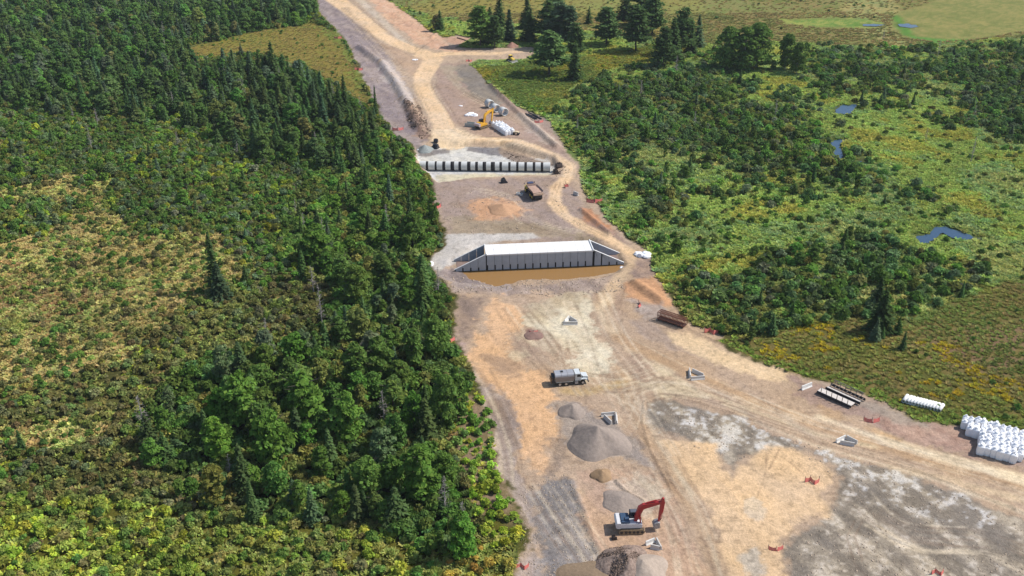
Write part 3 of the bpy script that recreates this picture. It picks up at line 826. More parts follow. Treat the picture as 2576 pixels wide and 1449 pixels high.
MB().box((LEN / 2, .38, (WH - .4) / 2), (LEN - .1, .12, WH - .45)).box((LEN / 2, WD - .38, (WH - .4) / 2), (LEN - .1, .12, WH - .45)).build('joint_backing', DARK, cul)  # near-black sheets, the dark interior behind the slots put in as colour
for xx in (-.12, LEN + .12):
    MB().box((xx, WD / 2, WH + .06), (.24, WD + .3, .42)).build('headwall', CONC_W, cul)
WL, NW = 8.4, 4
for side in (0, 1):
    for y0 in (0, WD - .3):
        for k in range(NW):
            a, b = k / NW, (k + 1) / NW
            h = lambda t: WH * (1 - t) + .45 * t
            if side:
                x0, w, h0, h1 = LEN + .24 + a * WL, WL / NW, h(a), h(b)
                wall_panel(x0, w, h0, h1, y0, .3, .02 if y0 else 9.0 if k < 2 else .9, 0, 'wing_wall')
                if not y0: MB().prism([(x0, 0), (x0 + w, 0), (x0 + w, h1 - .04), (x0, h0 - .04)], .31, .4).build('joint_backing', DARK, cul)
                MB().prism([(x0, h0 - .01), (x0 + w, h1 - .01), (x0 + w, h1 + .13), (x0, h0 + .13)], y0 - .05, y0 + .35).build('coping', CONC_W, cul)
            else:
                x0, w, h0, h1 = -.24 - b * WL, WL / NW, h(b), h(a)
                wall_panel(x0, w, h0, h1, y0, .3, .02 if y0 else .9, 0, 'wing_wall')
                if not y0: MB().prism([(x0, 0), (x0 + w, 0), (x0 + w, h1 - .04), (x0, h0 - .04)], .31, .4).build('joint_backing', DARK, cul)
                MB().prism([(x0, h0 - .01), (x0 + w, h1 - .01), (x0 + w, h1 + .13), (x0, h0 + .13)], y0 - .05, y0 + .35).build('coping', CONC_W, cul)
for xx in (LEN + .12, -.12):
    MB().box((xx, .2, WH * .45), (.26, .3, WH * .88)).build('dark_gap_backing', DARK, cul)  # near-black filler added in the end gaps, their darkness put in as colour
MB().box((LEN / 2, WD / 2, .04), (LEN + WL * 2 - 1, WD - .7, .12)).build('floor_slab', mat('silty_floor', c(150, 128, 118), .9, scale=1), cul)

# ------------------------------------------------------------------ large round pipes in the gravel bed
zp = -PIT_D
P0, P1 = G(1057, 427, zp), G(1384, 430.5, zp)
pax = (P1 - P0).normalized()
plen = (P1 - P0).length
cuts = [(512, 585), (605, 680), (697, 762), (790, 850), (885, 935), (960, 1028), (1060, 1115), (1140, 1195), (1228, 1283), (1322, 1375), (1398, 1470), (1490, 1555), (1575, 1642), (1665, 1732), (1755, 1818), (1840, 1915)]
PR = 1.52
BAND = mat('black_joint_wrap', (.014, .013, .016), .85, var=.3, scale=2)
for i, (a, b) in enumerate(cuts):
    ta, tb = (a - 512) / (1915 - 512) * plen, (b - 512) / (1915 - 512) * plen
    la = tb - ta
    lbl = ['Westernmost'][0]
    where = 'at the wooded end of the row in the gravel bed' if i == 0 else 'at the road end of the row in the gravel bed' if i == 15 else f'{ordn[i]} from the wooded end of the row in the gravel'
    t = thing('concrete_pipe', f'pale concrete pipe section {where}', 'pipe', P0 + pax * ta, math.atan2(pax.y, pax.x), 'pipe sections laid in the gravel bed')
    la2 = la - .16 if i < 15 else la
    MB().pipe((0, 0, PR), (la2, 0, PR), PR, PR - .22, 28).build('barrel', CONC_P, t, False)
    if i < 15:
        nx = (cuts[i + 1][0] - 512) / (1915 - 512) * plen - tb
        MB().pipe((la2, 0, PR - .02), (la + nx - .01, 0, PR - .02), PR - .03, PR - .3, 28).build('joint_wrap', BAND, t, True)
# three spare pipes standing by in a slanting line
for (u, v), lb in zip([(1231, 270), (1246, 281), (1266, 290)], ['rear', 'middle', 'front']):
    p = G(u, v)
    t = thing('concrete_pipe', f'spare large concrete pipe on the dirt above the yellow excavator, {lb} of three', 'pipe', (p.x, p.y, hz(p.x, p.y)), R(-57), 'spare pipes waiting by the dark earth mound')
    MB().pipe((-1.25, 0, 1.6), (1.25, 0, 1.6), 1.6, 1.32, 28).build('barrel', CONC_P, t, True)
    MB().pipe((1.25, 0, 1.6), (1.42, 0, 1.6), 1.5, 1.34, 28).build('spigot_ring', CONC_P, t, True)
    if lb == 'front':
        [MB().box((1.1, yy, .1), (.5, .35, .2)).build('chock', mat('timber', c(170, 140, 110)), t) for yy in (-.7, .7)]

# ------------------------------------------------------------------ excavators
STEEL = mat('worn_steel', (.22, .2, .19), .55, .6, .2, 3)
TRK = mat('dusty_track', c(176, 152, 118), .9, var=.2, scale=4, dirt=(.05, .045, .04, .7))
TRKD = mat('dark_track', (.06, .05, .045), .8, var=.3, scale=4)
GLS = mat('dark_glass', (.015, .018, .025), .12, spec=.6)
CHR = mat('chrome_rod', (.6, .6, .6), .25, .9)
BLK = mat('machine_black', (.03, .032, .04), .5, var=.2)
def stadium(l, h, n=5):
    r = h / 2
    pr = []
    for i in range(n + 1):
        t = -math.pi / 2 + math.pi * i / n
        pr.append((l / 2 - r + r * math.cos(t), r + r * math.sin(t)))
    for i in range(n + 1):
        t = math.pi / 2 + math.pi * i / n
        pr.append((-l / 2 + r + r * math.cos(t), r + r * math.sin(t)))
    return pr
def excavator(label, loc, rz, body, arm, cwt, hood, geo):
    t = thing('excavator', label, 'excavator', loc, rz)
    for s in (-1, 1):
        tr = MB().prism(stadium(4.45, .95), s * 1.3 - .3, s * 1.3 + .3).build('track', TRK, t)
        m = MB()
        for k in range(26):          # grousers round the belt
            x = -2.05 + k * .164
            m.box((x, s * 1.3, .965), (.05, .6, .05))
        m.build('grouser_bars', TRKD, tr)
        w = MB()
        for x in (-1.75, -1.0, -.35, .35, 1.0, 1.75):
            w.cyl((x, s * 1.3 - .34, .46), (x, s * 1.3 + .34, .46), .27, 10)
        w.build('rollers', TRKD, tr)
    MB().box((0, 0, .65), (2.2, 2.1, .55)).cyl((0, 0, .9), (0, 0, 1.15), .75, 16).build('undercarriage', STEEL, t)
    MB().prism([(-1.9, 1.12), (1.55, 1.12), (1.75, 1.35), (1.75, 1.85), (.6, 2.05), (-1.9, 2.05)], -1.3, .25).box((-.2, .78, 1.5), (3.3, 1.0, .72)).build('house', body, t)
    MB().prism([(-2.75, 1.3), (-2.35, 1.1), (-1.9, 1.1), (-1.9, 2.25), (-2.55, 2.25), (-2.8, 2.0)], -1.38, 1.38).build('counterweight', cwt, t)
    hd = MB().prism([(-1.88, 2.05), (-.35, 2.05), (-.4, 2.38), (-1.8, 2.42)], -1.2, 1.2).build('engine_hood', hood, t)
    MB().cyl((-1.3, -.7, 2.4), (-1.3, -.7, 3.0), .08, 8).build('exhaust', BLK, hd)
    cb = MB().prism([(-.25, 1.85), (1.5, 1.85), (1.72, 2.5), (1.35, 3.12), (-.25, 3.12)], .3, 1.3).build('cab', BLK, t)
    for ya, yb in ((1.302, 1.32), (.28, .298)):
        MB().prism([(-.05, 2.25), (1.42, 2.25), (1.5, 2.5), (1.22, 2.98), (-.05, 2.98)], ya, yb).build('cab_window', GLS, cb)
    MB().box((.55, .8, 3.15), (1.3, .8, .06)).build('cab_roof', mat('cab_roof_grey', (.10, .11, .14), .5), cb)
    (fx, fz), (ex, ez), (tx, tz), (sx, sz), (kx, kz) = geo   # foot, elbow, boom tip, stick top, stick end
    by = -.35
    bw = .27
    def beam(pts, half, name, m, yc=by, hw=bw):
        """bent box beam along points in x-z with a half depth at each"""
        o = MB()
        up, dn = [], []
        for i, ((x, z), h) in enumerate(zip(pts, half)):
            a = Vector(pts[max(i - 1, 0)]); b = Vector(pts[min(i + 1, len(pts) - 1)])
            d = (b - a).normalized()
            n = Vector((-d.y, d.x))
            up.append((x + n.x * h, z + n.y * h)); dn.append((x - n.x * h, z - n.y * h))
        for i in range(len(pts) - 1):
            o.prism([up[i], up[i + 1], dn[i + 1], dn[i]], yc - hw, yc + hw)
        return o.build(name, m, t)
    l = lambda a, b, q: (a[0] + (b[0] - a[0]) * q, a[1] + (b[1] - a[1]) * q)
    F_, E_, T_ = (fx, fz), (ex, ez), (tx, tz)
    bo = beam([F_, l(F_, E_, .55), l(F_, E_, .92), l(E_, T_, .12), l(E_, T_, .5), T_], [.22, .42, .5, .48, .36, .2], 'boom', arm)
    st = beam([(sx, sz), (tx + .15, tz), l((sx, sz), (kx, kz), .45), (kx, kz)], [.14, .38, .3, .15], 'stick', arm, by, .2)
    cy = MB()
    for dy in (-.42, .42):
        a = Vector((1.5, by + dy, 1.4)); e = l(F_, E_, .8)
        b = Vector((e[0], by + dy, e[1]))
        m_ = a.lerp(b, .55)
        cy.cyl(a, m_, .13, 8).cyl(m_, b, .07, 8)
    cy.build('boom_cylinder', CHR if False else arm, t)
    e = l(E_, T_, .25)
    a, b = Vector((e[0], by, e[1] + .55)), Vector((sx - .02, by, sz - .1))
    m_ = a.lerp(b, .6)
    MB().cyl(a, m_, .14, 8).cyl(m_, b, .06, 8).build('stick_cylinder', arm, t)
    a, b = Vector((tx + .5, by, tz - .1)), Vector((kx + .45, by, kz + .5))
    MB().cyl(a, a.lerp(b, .6), .11, 8).cyl(a.lerp(b, .6), b, .05, 8).build('bucket_cylinder', arm, t)
    MB().cyl((kx + .45, by, kz + .5), (kx - .05, by, kz - .2), .06, 6).cyl((kx + .45, by, kz + .5), (kx, by, kz + .35), .06, 6).build('bucket_link', BLK, t)
    bz = kz
    pr = [(kx + .2, bz), (kx - .15, bz + .1), (kx - .75, bz - .15), (kx - 1.0, bz - .6), (kx - .85, bz - 1.05), (kx - .4, bz - 1.25), (kx + .15, bz - 1.1), (kx + .1, bz - 1.0), (kx - .4, bz - 1.12), (kx - .75, bz - .95), (kx - .85, bz - .6), (kx - .65, bz - .25), (kx + .1, bz - .1)]
    bk = MB().prism(pr, by - .6, by + .6)
    sp = [(kx + .18, bz - .02), (kx - .7, bz - .18), (kx - .93, bz - .6), (kx - .8, bz - 1.0), (kx - .4, bz - 1.2), (kx + .12, bz - 1.08)]
    bk.prism(sp, by - .62, by - .56).prism(sp, by + .56, by + .62)
    bo_ = bk.build('bucket', mat('bucket_grey', (.34, .33, .33), .5, .3, .3, 4), t)
    for k in range(5):
        MB().box((kx + .25, by - .5 + k * .25, bz - 1.05), (.24, .08, .09)).build('tooth', STEEL, bo_)
    MB().box((1.1, -1.05, 2.2), (.9, .05, .05)).box((1.1, -1.25, 1.95), (.04, .04, .5)).box((.7, -1.25, 1.95), (.04, .04, .5)).build('handrail', BLK, t)
    return t
RED = mat('red_paint', (.42, .028, .03), .4, var=.08, scale=1.5, dirt=(.3, .14, .1, .25))
WHT = mat('white_paint', (.66, .66, .68), .4, var=.05, dirt=(.4, .33, .28, .35))
YEL = mat('yellow_paint', (.80, .42, .03), .4, var=.08, dirt=(.5, .35, .2, .35))
BLU = mat('blue_grey_grille', (.035, .07, .13), .5)
p = G(1586, 1329)
excavator('red and white excavator parked in front of the rubble heap', (p.x, p.y, .03), R(2), WHT, RED, WHT, BLU, [(.55, 1.75), (1.5, 5.0), (4.9, 5.9), (5.15, 6.75), (4.65, 1.75)])
p = G(1212, 322)
excavator('yellow excavator working beside the white bulk bags', (p.x, p.y, .03), R(47), YEL, YEL, mat('pale_counterweight', (.55, .45, .45), .5, dirt=(.4, .33, .3, .3)), YEL, [(.75, 1.75), (1.5, 5.0), (5.4, 5.9), (5.75, 6.6), (4.9, 1.5)])

# ------------------------------------------------------------------ bulldozer
YL2 = mat('dozer_yellow', (.85, .60, .09), .4, var=.06, dirt=(.5, .4, .28, .3))
p = G(1286, 155)
dz = thing('bulldozer', 'small yellow bulldozer with pale blade on the side track', 'bulldozer', (p.x, p.y, .03), R(-55))
for s in (-1, 1):
    tr = MB().prism([(-2.1, .45), (-1.7, .05), (1.3, .05), (1.75, .4), (1.6, .85), (-.9, 1.25), (-1.6, 1.2), (-2.0, .9)], s * 1.1 - .3, s * 1.1 + .3).build('track', TRKD, dz)
    MB().box((.95, s * 1.5, .55), (3.2, .2, .28), ry=R(4)).build('push_arm', mat('pale_arm', (.6, .57, .55), .5), dz)
MB().prism([(-2.0, .7), (2.0, .7), (2.1, 1.2), (1.95, 1.75), (.2, 1.95), (.1, 1.5), (-2.0, 1.5)], -.6, .6).build('body', YL2, dz)
MB().prism([(.2, 1.95), (1.95, 1.75), (1.95, 1.8), (.25, 2.02)], -.62, .62).build('hood', YL2, dz)
cb = MB().prism([(-1.3, 1.5), (.1, 1.5), (.15, 2.2), (0, 2.85), (-1.2, 2.85), (-1.35, 2.2)], -.65, .65).build('cab', BLK, dz)
MB().box((-.6, 0, 2.93), (1.7, 1.7, .14)).build('cab_roof', YL2, cb)
MB().cyl((1.1, .35, 1.8), (1.1, .35, 2.6), .07, 8).build('exhaust', BLK, dz)
MB().prism([(2.7, 0), (2.62, .5), (2.7, 1.15), (2.82, 1.2), (2.76, .5), (2.86, 0)], -1.75, 1.75).build('blade', mat('scoured_blade', (.62, .58, .58), .4, .2, .15), dz)

# ------------------------------------------------------------------ articulated dump truck
YL3 = mat('truck_yellow', (.72, .52, .05), .45, dirt=(.45, .32, .22, .4))
TAN = mat('dusty_bed_lining', c(198, 168, 152), .85, var=.1, dirt=(.3, .24, .22, .6))
pr_, pf_ = G(1354, 503), G(1327, 474)
d_ = (pf_ - pr_)
h_ = math.atan2(d_.y, d_.x)
mid = G(1341, 492)
ad = thing('dump_truck', 'yellow articulated dump truck with a dusty tan bed on bare earth', 'dump truck', (mid.x, mid.y, .03), h_)
def wheel(parent, x, y, r, w, rim, name='wheel'):
    wo_ = MB().cyl((x, y - w / 2, r), (x, y + w / 2, r), r, 18).build(name, TYR, parent)
    MB().cyl((x, y - w / 2 - .02, r), (x, y + w / 2 + .02, r), r * .52, 12).build('rim', rim, wo_)
    return wo_
TYR = mat('tyre', (.03, .028, .027), .85, var=.3, scale=5, dirt=(.25, .2, .16, .4))
for x in (-3.4, -1.55, 3.0):
    for s in (-1, 1):
        wheel(ad, x, s * 1.25, .9, .65, YL3)
MB().box((-1.2, 0, 1.1), (6.2, 1.0, .5)).box((3.0, 0, 1.1), (3.4, 1.4, .7)).build('chassis', BLK, ad)
# V shaped bed: floor, two sides, front wall, raised tail lip
bd = MB()
bw, tw = .95, 1.6
def quadbox(pts, n):   # a plate of thickness along n
    n = Vector(n)
    vs = [Vector(q) for q in pts] + [Vector(q) + n for q in pts]
    return vs, [(0, 1, 2, 3), (7, 6, 5, 4), (0, 4, 5, 1), (1, 5, 6, 2), (2, 6, 7, 3), (3, 7, 4, 0)]
for pts, n in [([(-4.9, -bw, 1.95), (1.5, -bw, 1.55), (1.5, bw, 1.55), (-4.9, bw, 1.95)], (0, 0, .1)),
               ([(-4.9, -bw, 1.95), (1.5, -bw, 1.55), (1.5, -tw, 3.0), (-4.4, -tw, 2.9)], (0, -.1, 0)),
               ([(-4.9, bw, 1.95), (1.5, bw, 1.55), (1.5, tw, 3.0), (-4.4, tw, 2.9)], (0, .1, 0)),
               ([(1.5, -bw, 1.55), (1.5, bw, 1.55), (1.75, tw, 3.25), (1.75, -tw, 3.25)], (.1, 0, 0))]:
    bd.add(*quadbox(pts, n))
bd.build('dump_bed', TAN, ad)
ld = MB()
lv, lf = [], []
for a in range(13):
    for b in range(9):
        x = -4.6 + a * 6.1 / 12
        q = (b / 8 - .5) * 2
        lv.append((x, q * 1.5, 2.62 + .16 * (1 - q * q) * (1 - abs(a - 6) / 8) + random.uniform(-.05, .05)))
for a in range(12):
    for b in range(8):
        i = a * 9 + b
        lf.append((i, i + 9, i + 10, i + 1))
ld.add(lv, lf).build('soil_load', mat('bed_soil', c(196, 164, 146), .95, var=.15, scale=2, bump=.5), ad, True)
MB().box((-4.95, 0, 2.25), (.3, 3.15, .6)).build('tail_lip', mat('pale_tail', (.66, .47, .36), .6, dirt=(.5, .36, .1, .5)), ad)
MB().box((-1.4, -1.74, 2.98), (6.0, .12, .14)).box((-1.4, 1.74, 2.98), (6.0, .12, .14)).build('bed_rail', BLK, ad)
MB().box((-4.6, 0, 1.3), (.5, 2.2, .8)).build('rear_frame', BLK, ad)
cbt = MB().prism([(1.95, 1.4), (3.4, 1.4), (3.55, 2.4), (3.3, 3.3), (2.0, 3.3)], -.85, .85).build('cab', BLK, ad)
MB().box((2.65, 0, 3.36), (1.5, 1.8, .1)).build('cab_roof', mat('blue_roof', (.05, .06, .13), .4), cbt)
for ya, yb in ((.852, .87), (-.87, -.852)):
    MB().prism([(2.05, 2.3), (3.4, 2.3), (3.25, 3.15), (2.1, 3.15)], ya, yb).build('cab_window', GLS, cbt)
MB().prism([(3.5, 1.3), (5.2, 1.3), (5.1, 1.95), (3.55, 2.25)], -.75, .75).build('hood', YL3, ad)
for s in (-1, 1):
    MB().prism([(1.95, 1.75), (2.3, 2.02), (3.7, 2.02), (4.05, 1.75), (4.05, 1.85), (3.75, 2.14), (2.25, 2.14), (1.9, 1.85)], s * 1.3 - .4, s * 1.3 + .4).build('fender', YL3, ad)
    MB().cyl((3.4, s * .85, 2.9), (3.7, s * 1.7, 3.1), .03, 5).box((3.7, s * 1.7, 2.9), (.08, .25, .45)).build('mirror', BLK, ad)

# ------------------------------------------------------------------ tank truck in the yard
SIL = mat('silver_tank', (.44, .45, .48), .38, .35, .06, 1, dirt=(.3, .26, .25, .3))
SILD = mat('dusty_tank_side', (.27, .24, .23), .5, .2, .08, 1, dirt=(.26, .21, .18, .5))
CABP = mat('pale_cab_paint', (.60, .64, .66), .35, .05, .05)
a_, b_ = G(1414, 971), G(1466.5, 966.5)
hd_ = math.atan2((b_ - a_).y, (b_ - a_).x)
tt_ = thing('tank_truck', 'silver tank truck with rear spray gear standing in the sandy yard', 'truck', (a_.x, a_.y + 1.0, .02), hd_)
for x in (-.68, .68, 4.35):
    for s in (-1, 1):
        w_ = wheel(tt_, x, s * 1.0, .52, .5 if x < 1 else .32, mat('pale_rim', (.6, .58, .56), .4, .4))
MB().box((1.7, 0, .85), (7.6, .85, .28)).build('chassis', BLK, tt_)
prf = []
for k in range(16):
    t = 2 * math.pi * k / 16
    ex = abs(math.cos(t)) ** .55 * math.copysign(1, math.cos(t)) * 1.2
    ez = abs(math.sin(t)) ** .55 * math.copysign(1, math.sin(t)) * .95
    prf.append((ex, ez + 2.0))
tk = MB()
n_ = len(prf)
vs = [(-1.75, y, z) for y, z in prf] + [(2.45, y, z) for y, z in prf]
tk.add(vs, [(i, i + n_, (i + 1) % n_ + n_, (i + 1) % n_) for i in range(n_)] + [tuple(range(n_)), tuple(range(2 * n_ - 1, n_ - 1, -1))])
tko = tk.build('tank', SIL, tt_)
MB().box((-.1, 0, 3.0), (.5, .45, .22)).build('hatch', BLK, tko)
for x in (-1.7, -.35, 1.0, 2.4):
    m = MB()
    for i in range(n_):
        y, z = prf[i]; y2, z2 = prf[(i + 1) % n_]
        m.cyl((x, y * 1.01, (z - 2) * 1.01 + 2), (x, y2 * 1.01, (z2 - 2) * 1.01 + 2), .03, 4)
    m.build('hoop', SILD, tko)
MB().box((.35, -1.24, 1.75), (4.0, .06, 1.1)).build('side_panel', SILD, tko)
MB().box((.3, -1.25, 1.12), (3.6, .14, .1)).build('running_board', mat('pale_rail', (.6, .6, .55), .5), tt_)
MB().box((-2.05, 0, 1.6), (.5, 1.9, 1.3)).build('pump_box', BLK, tt_)
m = MB()
for y in (-.7, 0, .7):
    m.cyl((-2.3, y, .7), (-2.6, y, 1.9), .05, 6)
m.cyl((-2.5, -1.1, .9), (-2.5, 1.1, .9), .07, 8).cyl((-2.45, -.9, 1.7), (-2.45, .9, 1.7), .06, 8).build('spray_pipes', mat('rusty_pipe', (.35, .2, .1), .6, .3, .3), tt_)
cbt = MB().prism([(2.65, 1.1), (4.0, 1.1), (4.1, 1.95), (3.75, 2.75), (2.65, 2.75)], -1.05, 1.05).build('cab', CABP, tt_)
for ya, yb in ((-1.07, -1.052), (1.052, 1.07)):
    MB().prism([(3.05, 1.95), (3.95, 1.95), (3.7, 2.55), (3.05, 2.55)], ya, yb).build('side_window', GLS, cbt)
MB().add(*quadbox([(4.12, -.9, 1.97), (4.12, .9, 1.97), (3.8, .9, 2.68), (3.8, -.9, 2.68)], (.02, 0, .01))).build('windscreen', GLS, cbt)
MB().prism([(4.0, .9), (5.45, .9), (5.5, 1.6), (5.3, 1.85), (4.05, 1.97)], -.8, .8).build('hood', CABP, tt_)
for s in (-1, 1):
    MB().prism([(3.65, .95), (3.85, 1.3), (4.8, 1.35), (5.2, 1.0), (5.3, 1.0), (5.2, 1.25), (4.85, 1.5), (3.8, 1.45), (3.6, 1.0)], s * 1.0 - .22, s * 1.0 + .22).build('fender', CABP, tt_)
    MB().cyl((4.0, s * 1.05, 2.3), (4.1, s * 1.4, 2.4), .025, 5).box((4.1, s * 1.42, 2.2), (.08, .16, .45)).build('mirror', BLK, cbt)
MB().box((5.55, 0, .62), (.15, 2.2, .3)).build('bumper', BLK, tt_)
MB().box((2.95, -1.08, .55), (.7, .25, .35)).box((2.95, -1.08, .95), (.7, .2, .08)).build('step', SIL, tt_)

# ------------------------------------------------------------------ white bulk bags
BAG = mat('white_woven_bag', (.92, .93, .96), .8, var=.05, scale=4, bump=.3)
def bag_mesh(h=1.95, w=1.25, seed=0):
    rr = random.Random(seed)
    o = MB()
    prof = [(0, .86), (.1, .97), (.35, 1.02), (.75, 1.0), (.93, .95), (1.0, .72)]
    n = 12
    rings = []
    for zt, k in prof:
        ring = []
        for i in range(n):
            t = 2 * math.pi * (i + .5) / n
            x, y = math.cos(t), math.sin(t)
            q = max(abs(x), abs(y)) ** .62
            j = 1 + rr.uniform(-.035, .035)
            ring.append((x / q * w * .53 * k * j, y / q * w * .53 * k * j, zt * h * (1 + rr.uniform(-.02, .02))))
        rings.append(ring)
    vs = [p_ for r__ in rings for p_ in r__]
    fs = [(a * n + i, a * n + (i + 1) % n, (a + 1) * n + (i + 1) % n, (a + 1) * n + i) for a in range(len(prof) - 1) for i in range(n)]
    fs += [tuple(range(n))[::-1], tuple((len(prof) - 1) * n + i for i in range(n))]
    o.add(vs, fs)
    return o
def spout_mesh(h, seed):
    rr = random.Random(seed)
    o = MB()
    o.cyl((0, 0, h - .05), (rr.uniform(-.1, .1), rr.uniform(-.1, .1), h + .22), .3, 8, .15)
    o.cyl((0, 0, h + .2), (rr.uniform(-.12, .12), rr.uniform(-.12, .12), h + .42), .12, 7, .26)
    for a in range(4):
        t = math.pi / 4 + a * math.pi / 2
        x, y = .46 * math.cos(t), .46 * math.sin(t)
        o.cyl((x, y, h - .12), (x * .7, y * .7, h + .16), .055, 5)
        o.cyl((x * .7, y * .7, h + .16), (x * .3, y * .3, h + .02), .055, 5)
    return o
BAGH = 1.85
bag_protos = []
def make_bag(seed):
    t = thing('bulk_bag', 'white woven bulk bag', 'bulk bag', (0, 0, 0))
    b = bag_mesh(BAGH, 1.2, seed).build('bag_body', BAG, t, False)
    spout_mesh(BAGH, seed + 9).build('gathered_spout', BAG, t)
    return t
protos = [make_bag(i) for i in range(4)]
used = [False] * 4
def put_bag(x, y, rz, label, group, s=1.0):
    k = random.randrange(4)
    z = hz(x, y) - .03
    if not used[k]:
        used[k] = True
        o = protos[k]
        o.location = (x, y, z); o.rotation_euler = (0, 0, rz); o.scale = (s, s, s)
        o['label'] = label; o['group'] = group
        return o
    return dup(protos[k], (x, y, z), rz, label, (s, s, s), group)
f0, f1 = G(2464, 1140), G(2546, 1161)
e1 = (f1 - f0).normalized()
e2 = Vector((-e1.y, e1.x, 0))
pit = (f1 - f0).length / 5.0
rows = [(0, 5), (0, 6), (0, 6), (0, 7), (0, 7), (-2, 7), (-2, 7), (-3, 7), (-3, 8)]
spec_lab = {}
for r_, (c0, c1) in enumerate(rows):
    for k in range(c0, c1 + 1):
        q = f0 + e1 * (k * pit + (random.random() - .5) * (.1 if r_ == 0 else .3)) + e2 * (r_ * pit * .93 + (random.random() - .5) * .28) 
        if r_ == len(rows) - 1:
            q += e2 * .5
            if (k % 1): continue
        place = ('in the front row of the big stack, ' + ordn[k] + ' from left') if r_ == 0 else ('at the back of the big stack, ' + ordn[k + 3] + ' from the meadow corner') if r_ == len(rows) - 1 else 'inside the big bag stack'
        if r_ not in (0, len(rows) - 1):
            place = f'in row {["", "two", "three", "four", "five", "six", "seven", "eight"][r_]} from the road, {ordn[k - c0]} from the left, big stack'
        put_bag(q.x, q.y, math.atan2(e1.y, e1.x) + random.uniform(-.12, .12), 'white bulk bag ' + place, 'bulk bags stacked at the right edge', random.uniform(.9, 1.12))
g0, g1, g2 = G(1241, 319), G(1273, 340), G(1287, 334)
d1, d2 = (g1 - g0), (g2 - g1)
n1_ = 9
d1n = d1 / n1_
d2n = Vector((-d1.y, d1.x, 0)).normalized() * 1.3
for a in range(n1_ + 1):
    for b in range(3):
        q = g0 + d1n * a + d2n * b
        put_bag(q.x, q.y, math.atan2(d1.y, d1.x) + random.uniform(-.1, .1), f'white bulk bag beside the yellow excavator, {ordn[a]} of its line, {["road", "middle", "far"][b]} file', 'bulk bags in a block by the yellow excavator', random.uniform(.88, 1.14))

# heaps of empty white bags and sandbags: one crumpled cloth pile each
def crumple(name, label, cat, u, v, rx, ry, h, seed, m, z=None, lumps=7, rz=0):
    rr = random.Random(seed)
    p_ = G(u, v)
    z0 = hz(p_.x, p_.y) if z is None else z
    t = thing(name, label, cat, (p_.x, p_.y, z0), rz)
    for k in range(lumps):
        o = MB()
        n = 9
        cx, cy = rr.uniform(-.6, .6) * rx, rr.uniform(-.6, .6) * ry
        sx, sy, sz = rr.uniform(.35, .6) * rx, rr.uniform(.35, .6) * ry, rr.uniform(.5, 1) * h
        a0 = rr.uniform(0, 3)
        vs = []
        for zt, kr in ((0, 1), (.45, .95), (.8, .7)):
            for i in range(n):
                th = 2 * math.pi * i / n + a0
                j = rr.uniform(.78, 1.15)
                vs.append((cx + math.cos(th) * sx * kr * j, cy + math.sin(th) * sy * kr * j, zt * sz * rr.uniform(.9, 1.1) - (.05 if zt == 0 else 0)))
        vs.append((cx, cy, sz))
        fs = [(a * n + i, a * n + (i + 1) % n, (a + 1) * n + (i + 1) % n, (a + 1) * n + i) for a in range(2) for i in range(n)]
        fs += [(2 * n + i, 2 * n + (i + 1) % n, 3 * n) for i in range(n)]
        o.add(vs, fs).build('bag', m, t)
    return t
crumple('sandbag_heap', 'heap of white sandbags at the thicket edge right of the box culvert', 'sandbags', 1616, 643, 2.4, 1.9, 1.1, 1, BAG, lumps=9)
crumple('sandbag_heap', 'small white bag heap under the trees left of the box culvert', 'sandbags', 1076, 667, 1.7, 1.3, .9, 2, BAG)
crumple('sandbag_heap', 'white bags lying between the right wing walls of the box culvert', 'sandbags', 1529, 652, 1.6, 1.1, .8, 3, BAG, z=zb + .1)
crumple('sandbag_heap', 'few white bags at the tip of the right wing wall', 'sandbags', 1565, 665, .9, .6, .5, 4, BAG, lumps=4)
crumple('plastic_sheet_heap', 'crumpled white plastic sheets on the dirt above the yellow excavator', 'sheeting', 1183, 289, 2.9, 2.2, .9, 6, BAG, lumps=8)
crumple('sandbag_heap', 'single white bag on the grey stone pile left of the road', 'bag', 1050, 369, .8, .7, .7, 8, BAG, lumps=3)
crumple('plastic_sheet_heap', 'small white scraps on bare ground above the plastic sheets', 'sheeting', 1160, 266, 1.1, .7, .4, 9, BAG, lumps=4)
crumple('sandbag_heap', 'white bags and a grey box in the triangle of the tracks', 'bags', 1044, 151, 1.6, 1.2, .7, 10, BAG, lumps=5)

# ------------------------------------------------------------------ piles of stone, sand and rubble
def heap(name, label, u, v, R_, h, m, seed=1, rough=.06, sy=1.0, n=56, rings=22, ridge=0.0, power=1.0, lump=0.0, cat='heap'):
    p_ = G(u, v)
    vs, fs = [(0, 0, h)], []
    for a in range(1, rings + 1):
        t = a / rings
        for i in range(n):
            th = 2 * math.pi * i / n
            rr = R_ * t * (1 + .10 * math.sin(3 * th + seed) + .06 * math.sin(5 * th + 2 * seed))
            x, y = rr * math.cos(th), rr * math.sin(th) * sy
            f = float(fbm(np.array([p_.x + x]), np.array([p_.y + y]), 1.3, seed, 3)[0]) - .5
            f2 = float(fbm(np.array([p_.x + x]), np.array([p_.y + y]), 3.5, seed + 5, 2)[0]) - .5
            z = h * (1 - t ** power) * (1 + ridge * math.cos(th - 2.2) * t) + f * h * rough * 4 * (1 - t * .5) + f2 * h * lump * 3 * (1 - t)
            z = z - .12 * (t > .99) - (.1 * t if t > .9 else 0)
            vs.append((x, y, z))
    for i in range(n):
        fs.append((0, 1 + i, 1 + (i + 1) % n))
    for a in range(rings - 1):
        for i in range(n):
            fs.append((1 + a * n + i, 1 + (a + 1) * n + i, 1 + (a + 1) * n + (i + 1) % n, 1 + a * n + (i + 1) % n))
    o = MB().add(vs, fs).build(name, m, None, True)
    o.location = (p_.x, p_.y, hz(p_.x, p_.y) + .02)
    tag(o, label, cat)
    return o
